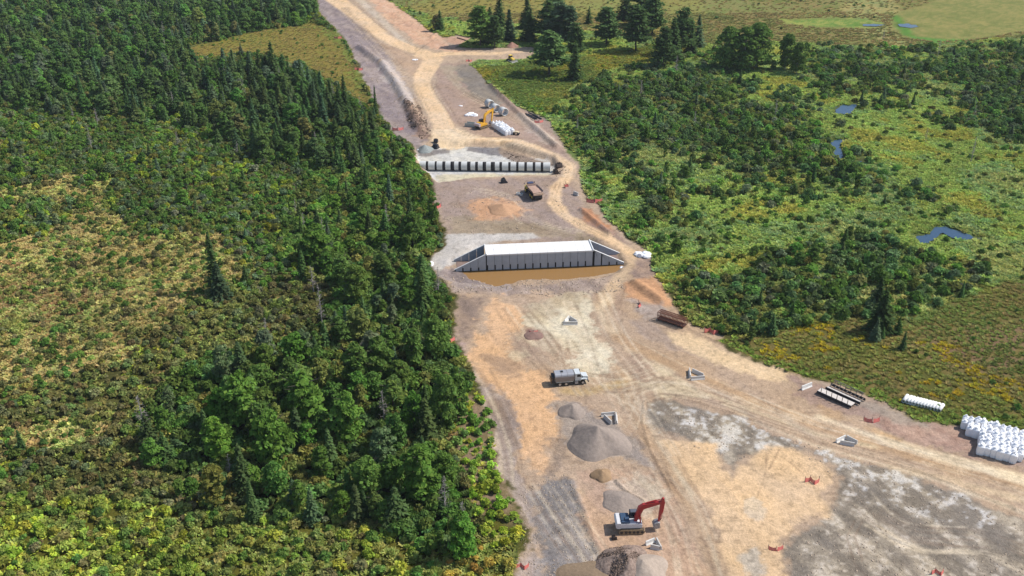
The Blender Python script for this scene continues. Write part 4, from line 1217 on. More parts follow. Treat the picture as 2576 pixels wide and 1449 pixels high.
GRV = mat('grey_gravel', c(168, 154, 144), .95, var=.1, scale=1.6, bump=.6, spec=.1, dirt=(*c(140, 128, 120), .4))
heap('gravel_pile', 'tall grey gravel cone behind the red excavator', 1503, 1113, 6.3, 3.7, GRV, 2, .015, .95, power=1.05)
heap('gravel_pile', 'small grey gravel cone beside the triangle of barriers', 1438, 1035, 3.0, 1.7, GRV, 4, .02, 1.0)
heap('sand_pile', 'small brown sand heap left of the gravelly ramp', 1513, 1196, 2.1, 1.2, mat('brown_sand', c(170, 142, 112), .95, bump=.5, spec=.1), 5, .03)
heap('stone_pile', 'blue grey crushed stone pile beside the wood, above the pipe bed', 1068, 367, 3.3, 2.1, mat('crushed_stone', c(158, 164, 162), .95, bump=.6, spec=.1), 6, .03, 1.1)
heap('sand_pile', 'broad orange sand mound between the two culverts', 1266, 527, 5.2, 1.7, mat('orange_sand', c(206, 164, 130), .95, var=.1, bump=.4, spec=.1), 7, .03, 1.0, power=1.15)
heap('earth_pile', 'pinkish earth cone under the pines by the side track', 1288, 117, 3.6, 2.3, mat('pink_earth', c(178, 138, 122), .95, bump=.5, spec=.1), 8, .03)
heap('earth_pile', 'low maroon earth pile left of the tank truck', 1342, 843, 2.4, .55, mat('maroon_earth', c(150, 122, 112), .95, bump=.6, spec=.1), 9, .07)
0 and heap('earth_pile', 'orange earth mound by the haul road bend, roots on top', 1632, 735, 4.4, .8, mat('orange_earth', c(200, 160, 130), .95, var=.2, bump=.8, spec=.1), 10, .16, 1.2, power=.8)
RUB = mat('brown_rubble', c(166, 146, 134), .95, var=.25, scale=2.2, bump=1, spec=.1, dirt=(*c(104, 84, 74), .7))
rb = heap('rubble_heap', 'big heap of brown broken rubble in front of the red excavator', 1572, 1428, 5.0, 3.0, RUB, 11, .09, 1.1, lump=.1)
heap('gravel_pile', 'pale grey gravel slope leaning against the rubble heap', 1614, 1438, 4.6, 2.5, mat('pale_gravel', c(186, 170, 156), .95, bump=.6, spec=.1), 12, .03, 1.0)
heap('earth_pile', 'olive brown earth mound left of the rubble heap', 1495, 1462, 6.5, 1.1, mat('olive_earth', c(150, 130, 108), .95, bump=.6, spec=.1), 13, .03, .8)
heap('earth_pile', 'low grey graded bank beside the gravelly ramp', 1562, 1262, 3.8, 1.0, mat('grey_bank', c(166, 152, 142), .95, bump=.6, spec=.1), 14, .04, .9)

# loose stones and clods strewn over the site: too many to count
def stone_cloud(name, label, n, gen, smin, smax, m, seed):
    rr = np.random.RandomState(seed)
    pts = gen(rr, n)
    n = len(pts)
    base = np.array([(1, 0, -.35), (-.5, .87, -.35), (-.5, -.87, -.35), (.8, .5, .4), (-.9, .3, .35), (.1, -.9, .4), (0, 0, .8)])
    fc = np.array([(0, 1, 3), (1, 2, 4), (2, 0, 5), (3, 1, 4), (4, 2, 5), (5, 0, 3), (3, 4, 6), (4, 5, 6), (5, 3, 6)])
    s = smin * (smax / smin) ** (rr.rand(n) ** 2.2)
    a = rr.rand(n) * 6.28
    B = base[None] * (1 + (rr.rand(n, 7, 3) - .5) * .5) * s[:, None, None] * np.array([1, .8, .7])
    Xr = B[..., 0] * np.cos(a)[:, None] - B[..., 1] * np.sin(a)[:, None]
    Yr = B[..., 0] * np.sin(a)[:, None] + B[..., 1] * np.cos(a)[:, None]
    V = np.stack([Xr + pts[:, 0:1], Yr + pts[:, 1:2], B[..., 2] + pts[:, 2:3]], -1).reshape(-1, 3)
    Fa = (fc[None] + (np.arange(n) * 7)[:, None, None]).reshape(-1, 3)
    o = bpy.data.objects.new(name, mesh_np(name, V, Fa, m))
    C.objects.link(o)
    tag(o, label, kind='stuff')
def in_poly(poly):
    g = gp(poly)
    xs, ys = [q[0] for q in g], [q[1] for q in g]
    def gen(rr, n):
        x = rr.uniform(min(xs), max(xs), n * 3)
        y = rr.uniform(min(ys), max(ys), n * 3)
        k = sdist(x, y, g) > 0
        k &= fbm(x, y, 4, 5, 3) + rr.rand(len(x)) * .35 > .62
        x, y = x[k][:n], y[k][:n]
        return np.stack([x, y, height(x, y)], 1)
    return gen
ROCK = mat('clods', c(186, 168, 150), .95, var=.35, scale=.7, spec=.1)
ROCKD = mat('dark_clods', c(104, 90, 80), .95, var=.35, scale=.7, spec=.1)
stone_cloud('gravel', 'stones and clods strewn over the grey fill at the right', 2600, in_poly([(1640, 1020), (1800, 1040), (2300, 1200), (2576, 1310), (2700, 1500), (1985, 1500), (1985, 1370), (2100, 1280), (2100, 1200), (1990, 1130), (1860, 1160), (1700, 1110)]), .06, .26, ROCK, 1)
stone_cloud('gravel', 'loose stones on the lower grey slope and yard', 1500, in_poly([(1300, 1240), (1420, 1180), (1480, 1300), (1540, 1449), (1500, 1500), (1310, 1500)]), .06, .24, ROCK, 2)
stone_cloud('gravel', 'broken clods between the box culvert and the yard', 1500, in_poly([(1100, 690), (1560, 700), (1580, 730), (1450, 745), (1300, 748), (1140, 735)]), .08, .38, ROCK, 3)
stone_cloud('gravel', 'stony strip beside the upper haul road', 1800, in_poly([(850, 40), (960, 150), (1060, 300), (1075, 350), (1030, 355), (940, 250), (880, 120)]), .12, .5, ROCK, 4)
stone_cloud('gravel', 'dark clods dug up beside the haul road', 700, in_poly([(1015, 255), (1055, 265), (1085, 330), (1060, 352), (1025, 310)]), .15, .6, ROCKD, 5)
def on_heap(rr, n):
    a = rr.rand(n) * 6.28
    q = np.sqrt(rr.rand(n)) * 4.8
    bx, by = rb.location.x, rb.location.y
    x, y = bx + q * np.cos(a), by + q * np.sin(a)
    return np.stack([x, y, rb.location.z + 3.0 * (1 - q / 5.0) * 1.02], 1)
stone_cloud('rubble', 'dark broken rocks and roots on the rubble heap', 900, on_heap, .06, .26, ROCKD, 6)
stone_cloud('rubble', 'brown broken rocks on the rubble heap', 2200, on_heap, .05, .2, mat('brown_rocks', c(150, 130, 118), .95, var=.4, scale=.9, spec=.1), 16)
stone_cloud('gravel', 'clods and stones across the ground between the culverts', 800, in_poly([(1100, 470), (1400, 465), (1480, 560), (1590, 600), (1400, 600), (1120, 590)]), .1, .4, ROCK, 7)
stone_cloud('gravel', 'broken earth at the foot of the cut beside the pipe bed', 500, in_poly([(1258, 366), (1330, 388), (1392, 404), (1440, 430), (1400, 448), (1386, 410), (1290, 402)]), .12, .55, ROCKD, 8)

# ------------------------------------------------------------------ concrete barriers
BAR = mat('barrier_concrete', (.60, .58, .55), .85, var=.08, scale=1.5, dirt=(.4, .36, .32, .5))
def barrier(ua, va, ub, vb, label, group=None, m=BAR, hh=.85):
    a, b = G(ua, va), G(ub, vb)
    d = b - a
    ln = d.length
    mid_ = (a + b) / 2
    M = Matrix.Rotation(R(90), 4, 'Z')
    pr = [(-.3, 0), (.3, 0), (.3, .08), (.14, .33), (.09, hh), (-.09, hh), (-.14, .33), (-.3, .08)]
    o = MB().prism(pr, -ln / 2, ln / 2, Matrix.Rotation(R(-90), 4, 'Z')).build('concrete_barrier', m)
    o.location = (mid_.x, mid_.y, hz(mid_.x, mid_.y) - .02)
    o.rotation_euler = (0, 0, math.atan2(d.y, d.x))
    tag(o, label, 'barrier', group)
B = barrier
gr = 'concrete barriers set in triangles'
B(1417, 816.5, 1453, 816.5, 'front concrete barrier of the triangle in the pale sand below the box culvert', gr)
B(1420, 813, 1431, 801, 'white sunlit barrier, road-left side of the triangle below the box culvert', gr, mat('sunlit_barrier', (.74, .73, .70), .8))  # lighter copy of the concrete, sunlit faces put into the colour
B(1434, 802, 1451, 813, 'shaded slanting barrier, back of the triangle below the box culvert', gr)
B(1738, 956, 1772, 953.5, 'front concrete barrier of the triangle between the two haul tracks', gr)
B(1736, 952, 1734, 933, 'narrow side barrier of the triangle between the two haul tracks', gr)
B(1741, 935, 1769, 948, 'slanting back barrier of the triangle between the two haul tracks', gr)
B(1512, 1047, 1546, 1044, 'back concrete barrier of the triangle beside the gravel cones', gr)
B(1549, 1045, 1551, 1067, 'right side barrier of the triangle beside the gravel cones', gr)
B(1520, 1051, 1538, 1068, 'slanting left barrier of the triangle beside the gravel cones', gr)
B(2103, 1113, 2126, 1102, 'sunlit left barrier of the triangle on the wide haul road', gr, MATS['sunlit_barrier'])
B(2113, 1115, 2149, 1122, 'shaded front barrier of the triangle on the wide haul road', gr)
B(2129, 1103, 2156, 1117, 'shaded back barrier of the triangle on the wide haul road', gr)
B(1624, 1371, 1646, 1362, 'sunlit barrier tilted behind the rubble heap', gr, MATS['sunlit_barrier'])
B(1651, 1361, 1663, 1384, 'long thin barrier at the right of the rubble heap', gr)
B(1636, 1378, 1659, 1383, 'half buried barrier at the top of the pale gravel slope', gr)
B(2016, 981, 2041, 971, 'single pale concrete barrier alone left of the steel walkways', None, MATS['sunlit_barrier'], 1.0)

# ------------------------------------------------------------------ rusty steel rack, walkways, white rolls, small plant
RUST = mat('rusty_steel', (.16, .06, .04), .75, .2, .3, 3, dirt=(.35, .16, .09, .5))
a, b = G(1652, 806), G(1719, 828)
d = b - a
ln = d.length
rk = thing('steel_rack', 'long rusty brown steel frame on short feet beside the haul road', 'steel frame', ((a.x + b.x) / 2 + .6, (a.y + b.y) / 2 + .8, hz(a.x, a.y)), math.atan2(d.y, d.x))
for y in (-.75, 0, .75):
    for z in (.35, 1.0, 1.65):
        if y == 0 and z != 1.65: continue
        MB().box((0, y, z), (ln, .1, .1)).build('long_rail', RUST, rk)
nb = 20
for k in range(nb + 1):
    x = -ln / 2 + k * ln / nb
    o = MB()
    for y in (-.75, .75):
        o.box((x, y, 1.0), (.1, .09, 1.3))
    o.box((x, 0, 1.65), (.06, 1.5, .06)).box((x, 0, .35), (.06, 1.5, .06))
    o.build('cross_frame', RUST, rk)
for k in range(6):
    MB().box((-ln / 2 + .3 + k * (ln - .6) / 5, -.7, .15), (.14, .2, .3)).build('foot', RUST, rk)
    MB().box((-ln / 2 + .3 + k * (ln - .6) / 5, .7, .15), (.14, .2, .3)).build('foot', RUST, rk)
rk.scale = (1, 1.1, 1.35)
MB().box((0, 0, .38), (ln - .1, 1.35, .02)).build('tray', mat('dark_rust_tray', (.07, .035, .03), .8), rk)

DECK = mat('pale_deck', (.62, .56, .52), .8, var=.1, scale=2, dirt=(.5, .48, .32, .4))
def walkway(ua, va, ub, vb, w, rails, label, post_side, grown):
    a, b = G(ua, va), G(ub, vb)
    d = b - a
    ln = d.length
    n = Vector((-d.y, d.x, 0)).normalized()
    mid_ = (a + b) / 2 + n * w / 2
    t = thing('steel_walkway', label, 'walkway', (mid_.x, mid_.y, hz(mid_.x, mid_.y)), math.atan2(d.y, d.x), 'steel walkways lying by the road')
    for s in (-1, 1):
        MB().box((0, s * w / 2, .45), (ln, .12, .55)).build('side_beam', BLK, t)
    nbd = 24
    if not grown:
        MB().box((0, 0, .70), (ln - .1, w - .16, .05)).build('deck', DECK, t)
    else:
        MB().box((0, -w / 2 + .32, .70), (ln - .4, .42, .05)).build('deck', DECK, t)
        for k in range(9):
            MB().box((-ln / 2 + .4 + k * (ln - .8) / 8, 0, .6), (.12, w - .16, .12)).build('cross_beam', STEEL, t)
    for k in range(rails):
        x = -ln / 2 + .9 + k * (ln - 1.8) / (rails - 1)
        MB().box((x, post_side * (w / 2 - .02), 1.25), (.11, .11, 1.1)).build('rail_post', STEEL, t)
    if grown:
        MB().box((0, post_side * (w / 2 - .02), 1.82), (ln - 1.0, .11, .11)).box((0, post_side * (w / 2 - .02), 1.35), (ln - 1.0, .08, .08)).build('handrail', STEEL, t)
    return t
walkway(2054, 990, 2140, 1029, 1.7, 6, 'front pale deck steel walkway, long dark edge beam, lying by the road', -1, False)
walkway(2076, 980.5, 2163, 1020, 2.1, 6, 'open overgrown steel walkway with handrail, behind the pale one', 1, True)

ROLL = mat('white_pipe', (.80, .80, .77), .6, var=.04)
a, b = G(2274, 1013), G(2361, 1036)
for k in range(12):
    q = a.lerp(b, k / 11)
    if k == 0:
        q = q + Vector((-.1, .12, 0))
    t = thing('white_pipe', f'short white plastic pipe lying on grass, {ordn[k]} from the left in the row', 'pipe', (q.x, q.y, hz(q.x, q.y)), R(52 + random.uniform(-2, 2)), 'row of white pipes on the grass edge')
    MB().pipe((-.1, 0, .42), (2.6, 0, .42), .40, .33, 16).build('tube', ROLL, t, True)
# black drain pipes by the thicket
BP = mat('black_plastic', (.03, .032, .035), .4)
for k, (ua, va, ub, vb) in enumerate([(1330, 284, 1352, 293), (1326, 288, 1350, 299), (1324, 291, 1345, 302), (1340, 288, 1362, 299), (1322, 286, 1338, 292)]):
    a, b = G(ua, va, .3), G(ub, vb, .3)
    o = MB().pipe(a - Vector((a.x, a.y, a.z - .2)), b - Vector((a.x, a.y, b.z - .2)), .26, .2, 10).build('drain_pipe', BP)
    o.location = (a.x, a.y, hz(a.x, a.y) + .12 + .1 * (k == 0))
    tag(o, f'black plastic drain pipe, {ordn[k]} of the loose bundle by the thicket', 'pipe', 'black drain pipes by the thicket')
# grey steel trench box left of the yellow excavator
a = G(1186, 318)
tb = thing('trench_box', 'open grey steel trench box left of the yellow excavator', 'trench box', (a.x, a.y, hz(a.x, a.y)), R(-22))
GS = mat('pale_grey_steel', (.42, .45, .43), .6, .1, .12, 1, dirt=(.3, .3, .28, .5))
MB().box((0, -1.0, .7), (4.6, .12, 1.3)).build('side_panel', GS, tb)
MB().box((0, 1.0, .7), (4.6, .12, 1.3)).build('side_panel', GS, tb)
for x in (-1.9, 1.9):
    MB().cyl((x, -1, .4), (x, 1, .4), .09, 8).cyl((x, -1, 1.1), (x, 1, 1.1), .09, 8).build('spreader', STEEL, tb)
MB().box((0, 0, .08), (4.4, 1.8, .06)).build('bottom_plate', GS, tb)
# excavator buckets and small plant lying about
def loose_bucket(u, v, rz, label, s=1.0, m=BLK):
    a = G(u, v)
    t = thing('spare_bucket', label, 'bucket', (a.x, a.y, hz(a.x, a.y)), rz)
    pr = [(-.7, 0), (.5, 0), (.8, .2), (.7, .3), (.45, .12), (-.55, .12), (-.75, .5), (-.5, 1.0), (.1, 1.15), (.1, 1.25), (-.55, 1.12), (-.9, .5)]
    MB().prism([(x * s, z * s) for x, z in pr], -.7 * s, .7 * s).build('shell', m, t)
    MB().prism([(x * s, z * s) for x, z in [(-.7, 0), (.5, 0), (.1, 1.2), (-.55, 1.1), (-.88, .5)]], -.74 * s, -.68 * s).prism([(x * s, z * s) for x, z in [(-.7, 0), (.5, 0), (.1, 1.2), (-.55, 1.1), (-.88, .5)]], .68 * s, .74 * s).build('side_plate', m, t)
    MB().box((-.2 * s, -.2 * s, 1.3 * s), (.5 * s, .08 * s, .35 * s)).box((-.2 * s, .2 * s, 1.3 * s), (.5 * s, .08 * s, .35 * s)).build('lug', m, t)
loose_bucket(1097, 362, R(60), 'dark excavator bucket standing at the road end above the pipe bed', 1.3)
loose_bucket(1097, 357, R(80), 'second dark bucket just behind the one at the road end', 1.0)
loose_bucket(1269, 459, R(20), 'dark bucket lying below the round pipe row', 1.2)
loose_bucket(1405, 420, R(110), 'rusty bucket on the bank right of the pipe row', 1.4, mat('dark_rust', (.05, .035, .03), .8))
loose_bucket(1400, 436, R(20), 'low dark bucket on the bank below the right pipe end', 1.2, MATS['dark_rust'])
loose_bucket(1546, 1355, R(5), 'brown bucket tooth block lying left below the red excavator', .55, MATS['dark_rust'])
# walk-behind roller beside the bag block
a = G(1299, 339)
rl = thing('roller', 'small tan trench roller at the end of the white bag block', 'roller', (a.x, a.y, hz(a.x, a.y)), R(-15))
for x in (-.8, .8):
    MB().cyl((x, -.7, .45), (x, .7, .45), .45, 16).build('drum', BLK, rl)
MB().prism([(-1.2, .6), (1.1, .6), (.9, 1.15), (-.2, 1.3), (-1.1, 1.1)], -.5, .5).build('body', mat('tan_paint', (.62, .5, .33), .5), rl)
MB().cyl((-1.1, 0, 1.0), (-1.6, 0, 1.6), .04, 6).cyl((-1.6, -.3, 1.6), (-1.6, .3, 1.6), .04, 6).build('handle', BLK, rl)
# white barrel rings by the dump truck and a tipped white panel at the right track
for (u, v, lb) in ((1303, 490, 'left'), (1312, 492, 'right')):
    a = G(u, v)
    o = MB().pipe((0, 0, .02), (0, 0, .7), .55, .42, 16).build('manhole_ring', CONC_P)
    o.location = (a.x, a.y, hz(a.x, a.y)); tag(o, f'{lb} small concrete ring on the ground by the dump truck', 'concrete ring')
a = G(1448, 491)
o = MB().box((0, 0, .55), (2.0, .3, 1.1)).box((0, .3, .08), (2.0, .5, .14)).build('concrete_block', BAR)
o.location = (a.x, a.y, hz(a.x, a.y)); o.rotation_euler = (R(-8), 0, R(-48)); tag(o, 'short pale concrete block right of the haul road bend', 'concrete block')

# ------------------------------------------------------------------ orange safety netting round stakes
NET = mat('orange_net', (.60, .15, .13), .7, var=.15, scale=5)
STK = mat('grey_stake', (.18, .13, .12), .8)
def net(u, v, rz, s, label, kind=0):
    a = G(u, v)
    t = thing('safety_net', label, 'safety net', (a.x, a.y, hz(a.x, a.y)), rz, 'orange safety nets marking outlets')
    pts = [(-1.3, .25), (-.1, -.2), (.05, -.2), (1.25, .3)] if kind == 0 else [(-1.1, .0), (-.3, .5), (.3, -.3), (1.0, .5)]
    for i in range(3):
        if i == 1 and kind == 0: continue
        (x0, y0), (x1, y1) = pts[i], pts[i + 1]
        o = MB()
        n = 8
        for k in range(n):
            ta, tb_ = k / n, (k + 1) / n
            sag = lambda q: .85 - .22 * math.sin(q * math.pi)
            xa, ya, xb, yb = x0 + (x1 - x0) * ta, y0 + (y1 - y0) * ta, x0 + (x1 - x0) * tb_, y0 + (y1 - y0) * tb_
            for z0_, z1_ in ((.02, .22), (.26, .46), (.50, .68)):
                f = sag(ta) / .85
                vs = [(xa * s, (ya + z0_ * .35) * s, z0_ * s * f), (xb * s, (yb + z0_ * .35) * s, z0_ * s * f), (xb * s, (yb + z1_ * .35) * s, z1_ * s * f), (xa * s, (ya + z1_ * .35) * s, z1_ * s * f)]
                o.add(*quadbox(vs, (0, .02, .01)))
        o.build('net_panel', NET, t)
    for i in (0, 1, 3):
        x, y = pts[i]
        MB().cyl((x * s, (y + .25) * s, 0), (x * s, (y + .3) * s, .95 * s), .045 * s, 6).build('stake', STK, t)
nets = [(1002, 328, .2, 1.6, 'beside the brown earth heap left of the haul road'), (901, 177, -.3, 1.7, 'at the lower corner of the upper left field'), (850, 96, .1, 1.5, 'at the top corner of the upper left field'),
        (1180, 155, 0, 1.3, 'where the side track forks off'), (1357, 309, .3, 1.4, 'next to the black drain pipes'), (1095, 523, 0, 1.7, 'under the trees between the two culverts'),
        (1496, 511, 0, 1.9, 'on the thicket edge below the side bank'), (1427, 470, 1.2, 1.3, 'standing beside the haul road bend'), (1611, 769, 1.4, 1.0, 'below the orange earth mound'),
        (1790, 840, -.2, 1.5, 'at the grass corner right of the rusty rack'), (2195, 1063, 0, 1.25, 'on grey ground below the steel walkways'), (2044, 1216, -.2, 1.2, 'on the big sand spread'),
        (1954, 1385, .1, 1.0, 'on the edge between sand and grey fill'), (1315, 1431, 0, 1.0, 'at the bottom beside the green verge'), (1133, 863, .6, 1.2, 'under the trees left of the yard'), (2361, 1447, 0, 1.0, 'on the grey fill at the bottom edge'),
        (1343, 838, .2, .8, 'on the maroon earth pile')]
for i, (u, v, rz, s, w) in enumerate(nets):
    net(u, v, rz, s, 'orange red safety net ' + w, i % 2)
# two logs lying by the upper cut
WOODM = mat('weathered_log', c(120, 100, 86), .9)
for ua, va, ub, vb, lb in [(1130, 84, 1180, 96, 'upper of the two dark logs along the orange cut'), (1150, 96, 1205, 112, 'lower of the two dark logs along the orange cut')]:
    a, b = G(ua, va), G(ub, vb)
    o = MB().cyl((0, 0, .2), (b.x - a.x, b.y - a.y, .2), .28, 8, .16).build('log', WOODM)
    o.location = (a.x, a.y, hz(a.x, a.y) + .05); tag(o, lb, 'log')

# ------------------------------------------------------------------ plants
LEAF_O = leaf_mat('leaves', 'object')
LEAF_S = leaf_mat('leaves_scatter', 'scatter')
BARK = mat('bark', (.10, .085, .07), .95, var=.25, scale=3)
BARKP = mat('pale_bark', (.36, .34, .31), .9, var=.2, scale=3)
DEADM = mat('dead_wood', (.34, .30, .28), .9, var=.2, scale=3)
def quads(cen, nrm, size, rs, asp=1.0, spin=None):
    """one leaf spray per centre: a small bent quad"""
    n = len(cen)
    nrm = nrm / (np.linalg.norm(nrm, axis=1, keepdims=True) + 1e-9)
    t = rs.randn(n, 3) if spin is None else spin
    t = t - (t * nrm).sum(1, keepdims=True) * nrm
    t /= np.linalg.norm(t, axis=1, keepdims=True) + 1e-9
    b = np.cross(nrm, t)
    s = size[:, None]
    a = t * s * .5 * asp
    b = b * s * .5
    j = lambda: 1 + (rs.rand(n, 1) - .5) * .7
    V = np.stack([cen - a * j() - b * j() * .6, cen + a * j() * .5 - b * j(), cen + a * j() + b * j() * .6, cen - a * j() * .5 + b * j()], 1)
    return V.reshape(-1, 3)
def leaf_mesh(name, V, rs, m, hue=.12, val=.35, clump=None):
    F = np.arange(len(V)).reshape(-1, 4)
    me = mesh_np(name, V, F, m)
    nq = len(F)
    v = 1 + (rs.rand(nq) - .5) * val
    if clump is not None:
        v = v * clump
    col = np.stack([v * (1 + (rs.rand(nq) - .4) * hue * 2), v * (1 + (rs.rand(nq) - .5) * hue * .5), v * (1 + (rs.rand(nq) - .5) * hue), np.ones(nq)], 1)
    col = np.repeat(col, 4, 0)
    ca = me.color_attributes.new('leafvar', 'FLOAT_COLOR', 'POINT')
    ca.data.foreach_set('color', col.astype(np.float32).ravel())
    return me
def sph(rs, n):
    v = rs.randn(n, 3)
    return v / np.linalg.norm(v, axis=1, keepdims=True)
def crown_broad(seed, m, h=10.0, rad=3.2, base=.22, n_cl=30, per=46, leaf=.52):
    rs = np.random.RandomState(seed)
    cs, rr = [], []
    k = 0
    while k < n_cl:
        z = rs.rand()
        prof = math.sin(min(1, (z * .92 + .08)) ** .75 * math.pi) ** .6
        a = rs.rand() * 6.28
        q = rad * prof * (rs.rand() ** .5) * .8
        cs.append((q * math.cos(a), q * math.sin(a), h * (base + (1 - base) * (z * .86 + .05))))
        rr.append(rad * (.26 + .22 * rs.rand()) * (1 - .35 * z))
        k += 1
    P_, N_, S_, cl = [], [], [], []
    for (c_, r_) in zip(cs, rr):
        d = sph(rs, per)
        d[:, 2] = np.abs(d[:, 2]) * .9 - .25
        p = np.array(c_) + d * r_ * (.72 + .38 * rs.rand(per, 1)) * np.array([1, 1, .8])
        P_.append(p)
        N_.append(d * .8 + sph(rs, per) * .75 + np.array([0, 0, .45]))
        S_.append(leaf * (.55 + .8 * rs.rand(per)))
        cl.append(np.full(per, .86 + .28 * rs.rand()))
    V = quads(np.concatenate(P_), np.concatenate(N_), np.concatenate(S_), rs, 1.2)
    return leaf_mesh('crown', V, rs, m, clump=np.concatenate(cl))
def crown_spruce(seed, m, h=12.0, rad=2.3, base=.08, dens=1.0, droop=.25, gaps=.1):
    rs = np.random.RandomState(seed)
    P_, N_, S_, T_ = [], [], [], []
    z = base * h
    while z < h * .985:
        t = (z / h - base) / (1 - base)
        r = rad * (1 - t) ** .85 * (.85 + .3 * rs.rand()) + .12
        nb = max(4, int((6 + 9 * (1 - t)) * dens))
        a0 = rs.rand() * 6.28
        for b in range(nb):
            if rs.rand() < gaps: continue
            a = a0 + 6.28 * b / nb + (rs.rand() - .5) * .5
            L_ = r * (.7 + .45 * rs.rand())
            ns = max(2, int(L_ / .42))
            for q in range(ns):
                f = (q + .6) / ns
                d = L_ * f
                P_.append((d * math.cos(a), d * math.sin(a), z - droop * d * (1 - .3 * f) + (rs.rand() - .5) * .12))
                N_.append((math.cos(a) * .35 + rs.randn() * .35, math.sin(a) * .35 + rs.randn() * .35, .9))
                S_.append((.5 + .35 * rs.rand()) * (1.1 - .35 * f) * (.7 + .5 * (1 - t)))
                T_.append((math.cos(a), math.sin(a), -.25))
        z += h * .026 * (1.25 - .5 * t) + .05
    P_.append((0, 0, h)); N_.append((1, 0, .1)); S_.append(.5); T_.append((0, 0, 1))
    V = quads(np.array(P_), np.array(N_), np.array(S_), rs, 1.5, np.array(T_) + sph(rs, len(P_)) * .3)
    return leaf_mesh('crown', V, rs, m, hue=.08)
def crown_pine(seed, m, h=16.0, rad=5.6):
    rs = np.random.RandomState(seed)
    P_, N_, S_ = [], [], []
    for k in range(84):
        t = rs.rand() ** 1.15
        z = h * (.22 + .76 * t)
        r = rad * (1 - t * .86) * (.45 + .6 * rs.rand()) * (1 if t > .12 else .7)
        a = rs.rand() * 6.28
        cx, cy = r * math.cos(a), r * math.sin(a)
        n = 34
        q = rs.randn(n, 3) * np.array([.62, .62, .16]) * (1.25 - .5 * t)
        ext = rs.rand(n, 1)
        P_.append(np.array([cx, cy, z]) * np.concatenate([.35 + .75 * ext, .35 + .75 * ext, np.ones((n, 1))], 1) + q + np.array([0, 0, .5]) * ext)
        N_.append(sph(rs, n) * .7 + np.array([0, 0, .8]))
        S_.append(.42 + .4 * rs.rand(n))
    V = quads(np.concatenate(P_), np.concatenate(N_), np.concatenate(S_), rs, 1.5)
    return leaf_mesh('crown', V, rs, m, hue=.08)
def shrub_mesh(seed, m, n_cl=7, per=26, leaf=.34, sprawl=1.0, hgt=1.0):
    """about 2 m across and 1.6 m tall"""
    rs = np.random.RandomState(seed)
    P_, N_, S_, cl = [], [], [], []
    for k in range(n_cl):
        a, q = rs.rand() * 6.28, rs.rand() ** .6 * .65 * sprawl
        c_ = np.array([q * math.cos(a), q * math.sin(a), (.45 + .55 * rs.rand()) * hgt * (1.1 - .4 * q)])
        r_ = .38 + .25 * rs.rand()
        d = sph(rs, per)
        d[:, 2] = np.abs(d[:, 2]) * .95 - .35
        P_.append(c_ + d * r_ * (.6 + .55 * rs.rand(per, 1)))
        N_.append(d + sph(rs, per) * .8 + np.array([0, 0, .35]))
        S_.append(leaf * (.55 + .8 * rs.rand(per)))
        cl.append(np.full(per, .82 + .36 * rs.rand()))
    P_ = np.concatenate(P_)
    P_[:, 2] = np.maximum(P_[:, 2], .02)
    V = quads(P_, np.concatenate(N_), np.concatenate(S_), rs, 1.25)
    return leaf_mesh('shrub', V, rs, m, clump=np.concatenate(cl))
def tuft_mesh(seed, m, n=26, r=.6, h=.42, w=.15):
    rs = np.random.RandomState(seed)
    a = rs.rand(n) * 6.28
    q = rs.rand(n) ** .5 * r
    lean = .7 + rs.rand(n) * 1.3
    x, y = q * np.cos(a), q * np.sin(a)
    b = a + (rs.rand(n) - .5) * 2
    hh = h * (.5 + .7 * rs.rand(n))
    tx, ty = x + np.cos(b) * hh * lean, y + np.sin(b) * hh * lean
    px, py = -np.sin(b) * w, np.cos(b) * w
    V = np.stack([np.stack([x - px, y - py, 0 * x], 1), np.stack([x + px, y + py, 0 * x], 1), np.stack([tx + px * .8, ty + py * .8, hh], 1), np.stack([tx - px * .8, ty - py * .8, hh * .92], 1)], 1).reshape(-1, 3)
    return leaf_mesh('tuft', V, rs, m, val=.45)
def trunk_mb(h, r, seed, limbs=7, spread=.28, top=.9, lo=.3):
    rr = random.Random(seed)
    o = MB()
    pts = [(0, 0, -.2)]
    for k in range(1, 6):
        pts.append((rr.uniform(-.02, .02) * h, rr.uniform(-.02, .02) * h, h * top * k / 5))
    for k in range(5):
        o.cyl(pts[k], pts[k + 1], r * (1 - k * .17), 7, r * (1 - (k + 1) * .17), False)
    for k in range(limbs):
        z = h * rr.uniform(lo, .8)
        a = rr.uniform(0, 6.28)
        i = min(4, int(z / (h * top) * 5))
        b = Vector(pts[i]).lerp(Vector(pts[i + 1]), .5)
        L_ = h * spread * rr.uniform(.6, 1)
        o.cyl((b.x, b.y, z), (b.x + math.cos(a) * L_, b.y + math.sin(a) * L_, z + L_ * .55), r * .32, 5, r * .1, False)
    return o
def tree_proto(name, crown_me, trunk, bark):
    t = thing(name, 'tree', 'tree')
    tr = trunk.build('trunk', bark, t, fix=False)
    c_ = bpy.data.objects.new('crown', crown_me)
    C.objects.link(c_)
    c_.parent = t
    return t
TP = {'broadleaf_tree': [], 'spruce_tree': [], 'pine_tree': [], 'dead_tree': [], 'poplar_tree': []}
for i in range(6):
    TP['broadleaf_tree'].append(tree_proto('broadleaf_tree', crown_broad(20 + i, LEAF_O, 10, 2.3 + .3 * i, .06 + .05 * (i % 3), 34 + 4 * i), trunk_mb(10, .17, i), BARK))
for i in range(5):
    TP['spruce_tree'].append(tree_proto('spruce_tree', crown_spruce(40 + i, LEAF_O, 12, 1.7 + .25 * i, .06, 1, .2 + .05 * i, .05 + .06 * i), trunk_mb(12, .16, 10 + i, 0, top=.98), BARK))
for i in range(3):
    TP['pine_tree'].append(tree_proto('pine_tree', crown_pine(60 + i, LEAF_O, 16, 5.2 + .5 * i), trunk_mb(16, .3, 20 + i, 12, .2), BARK))
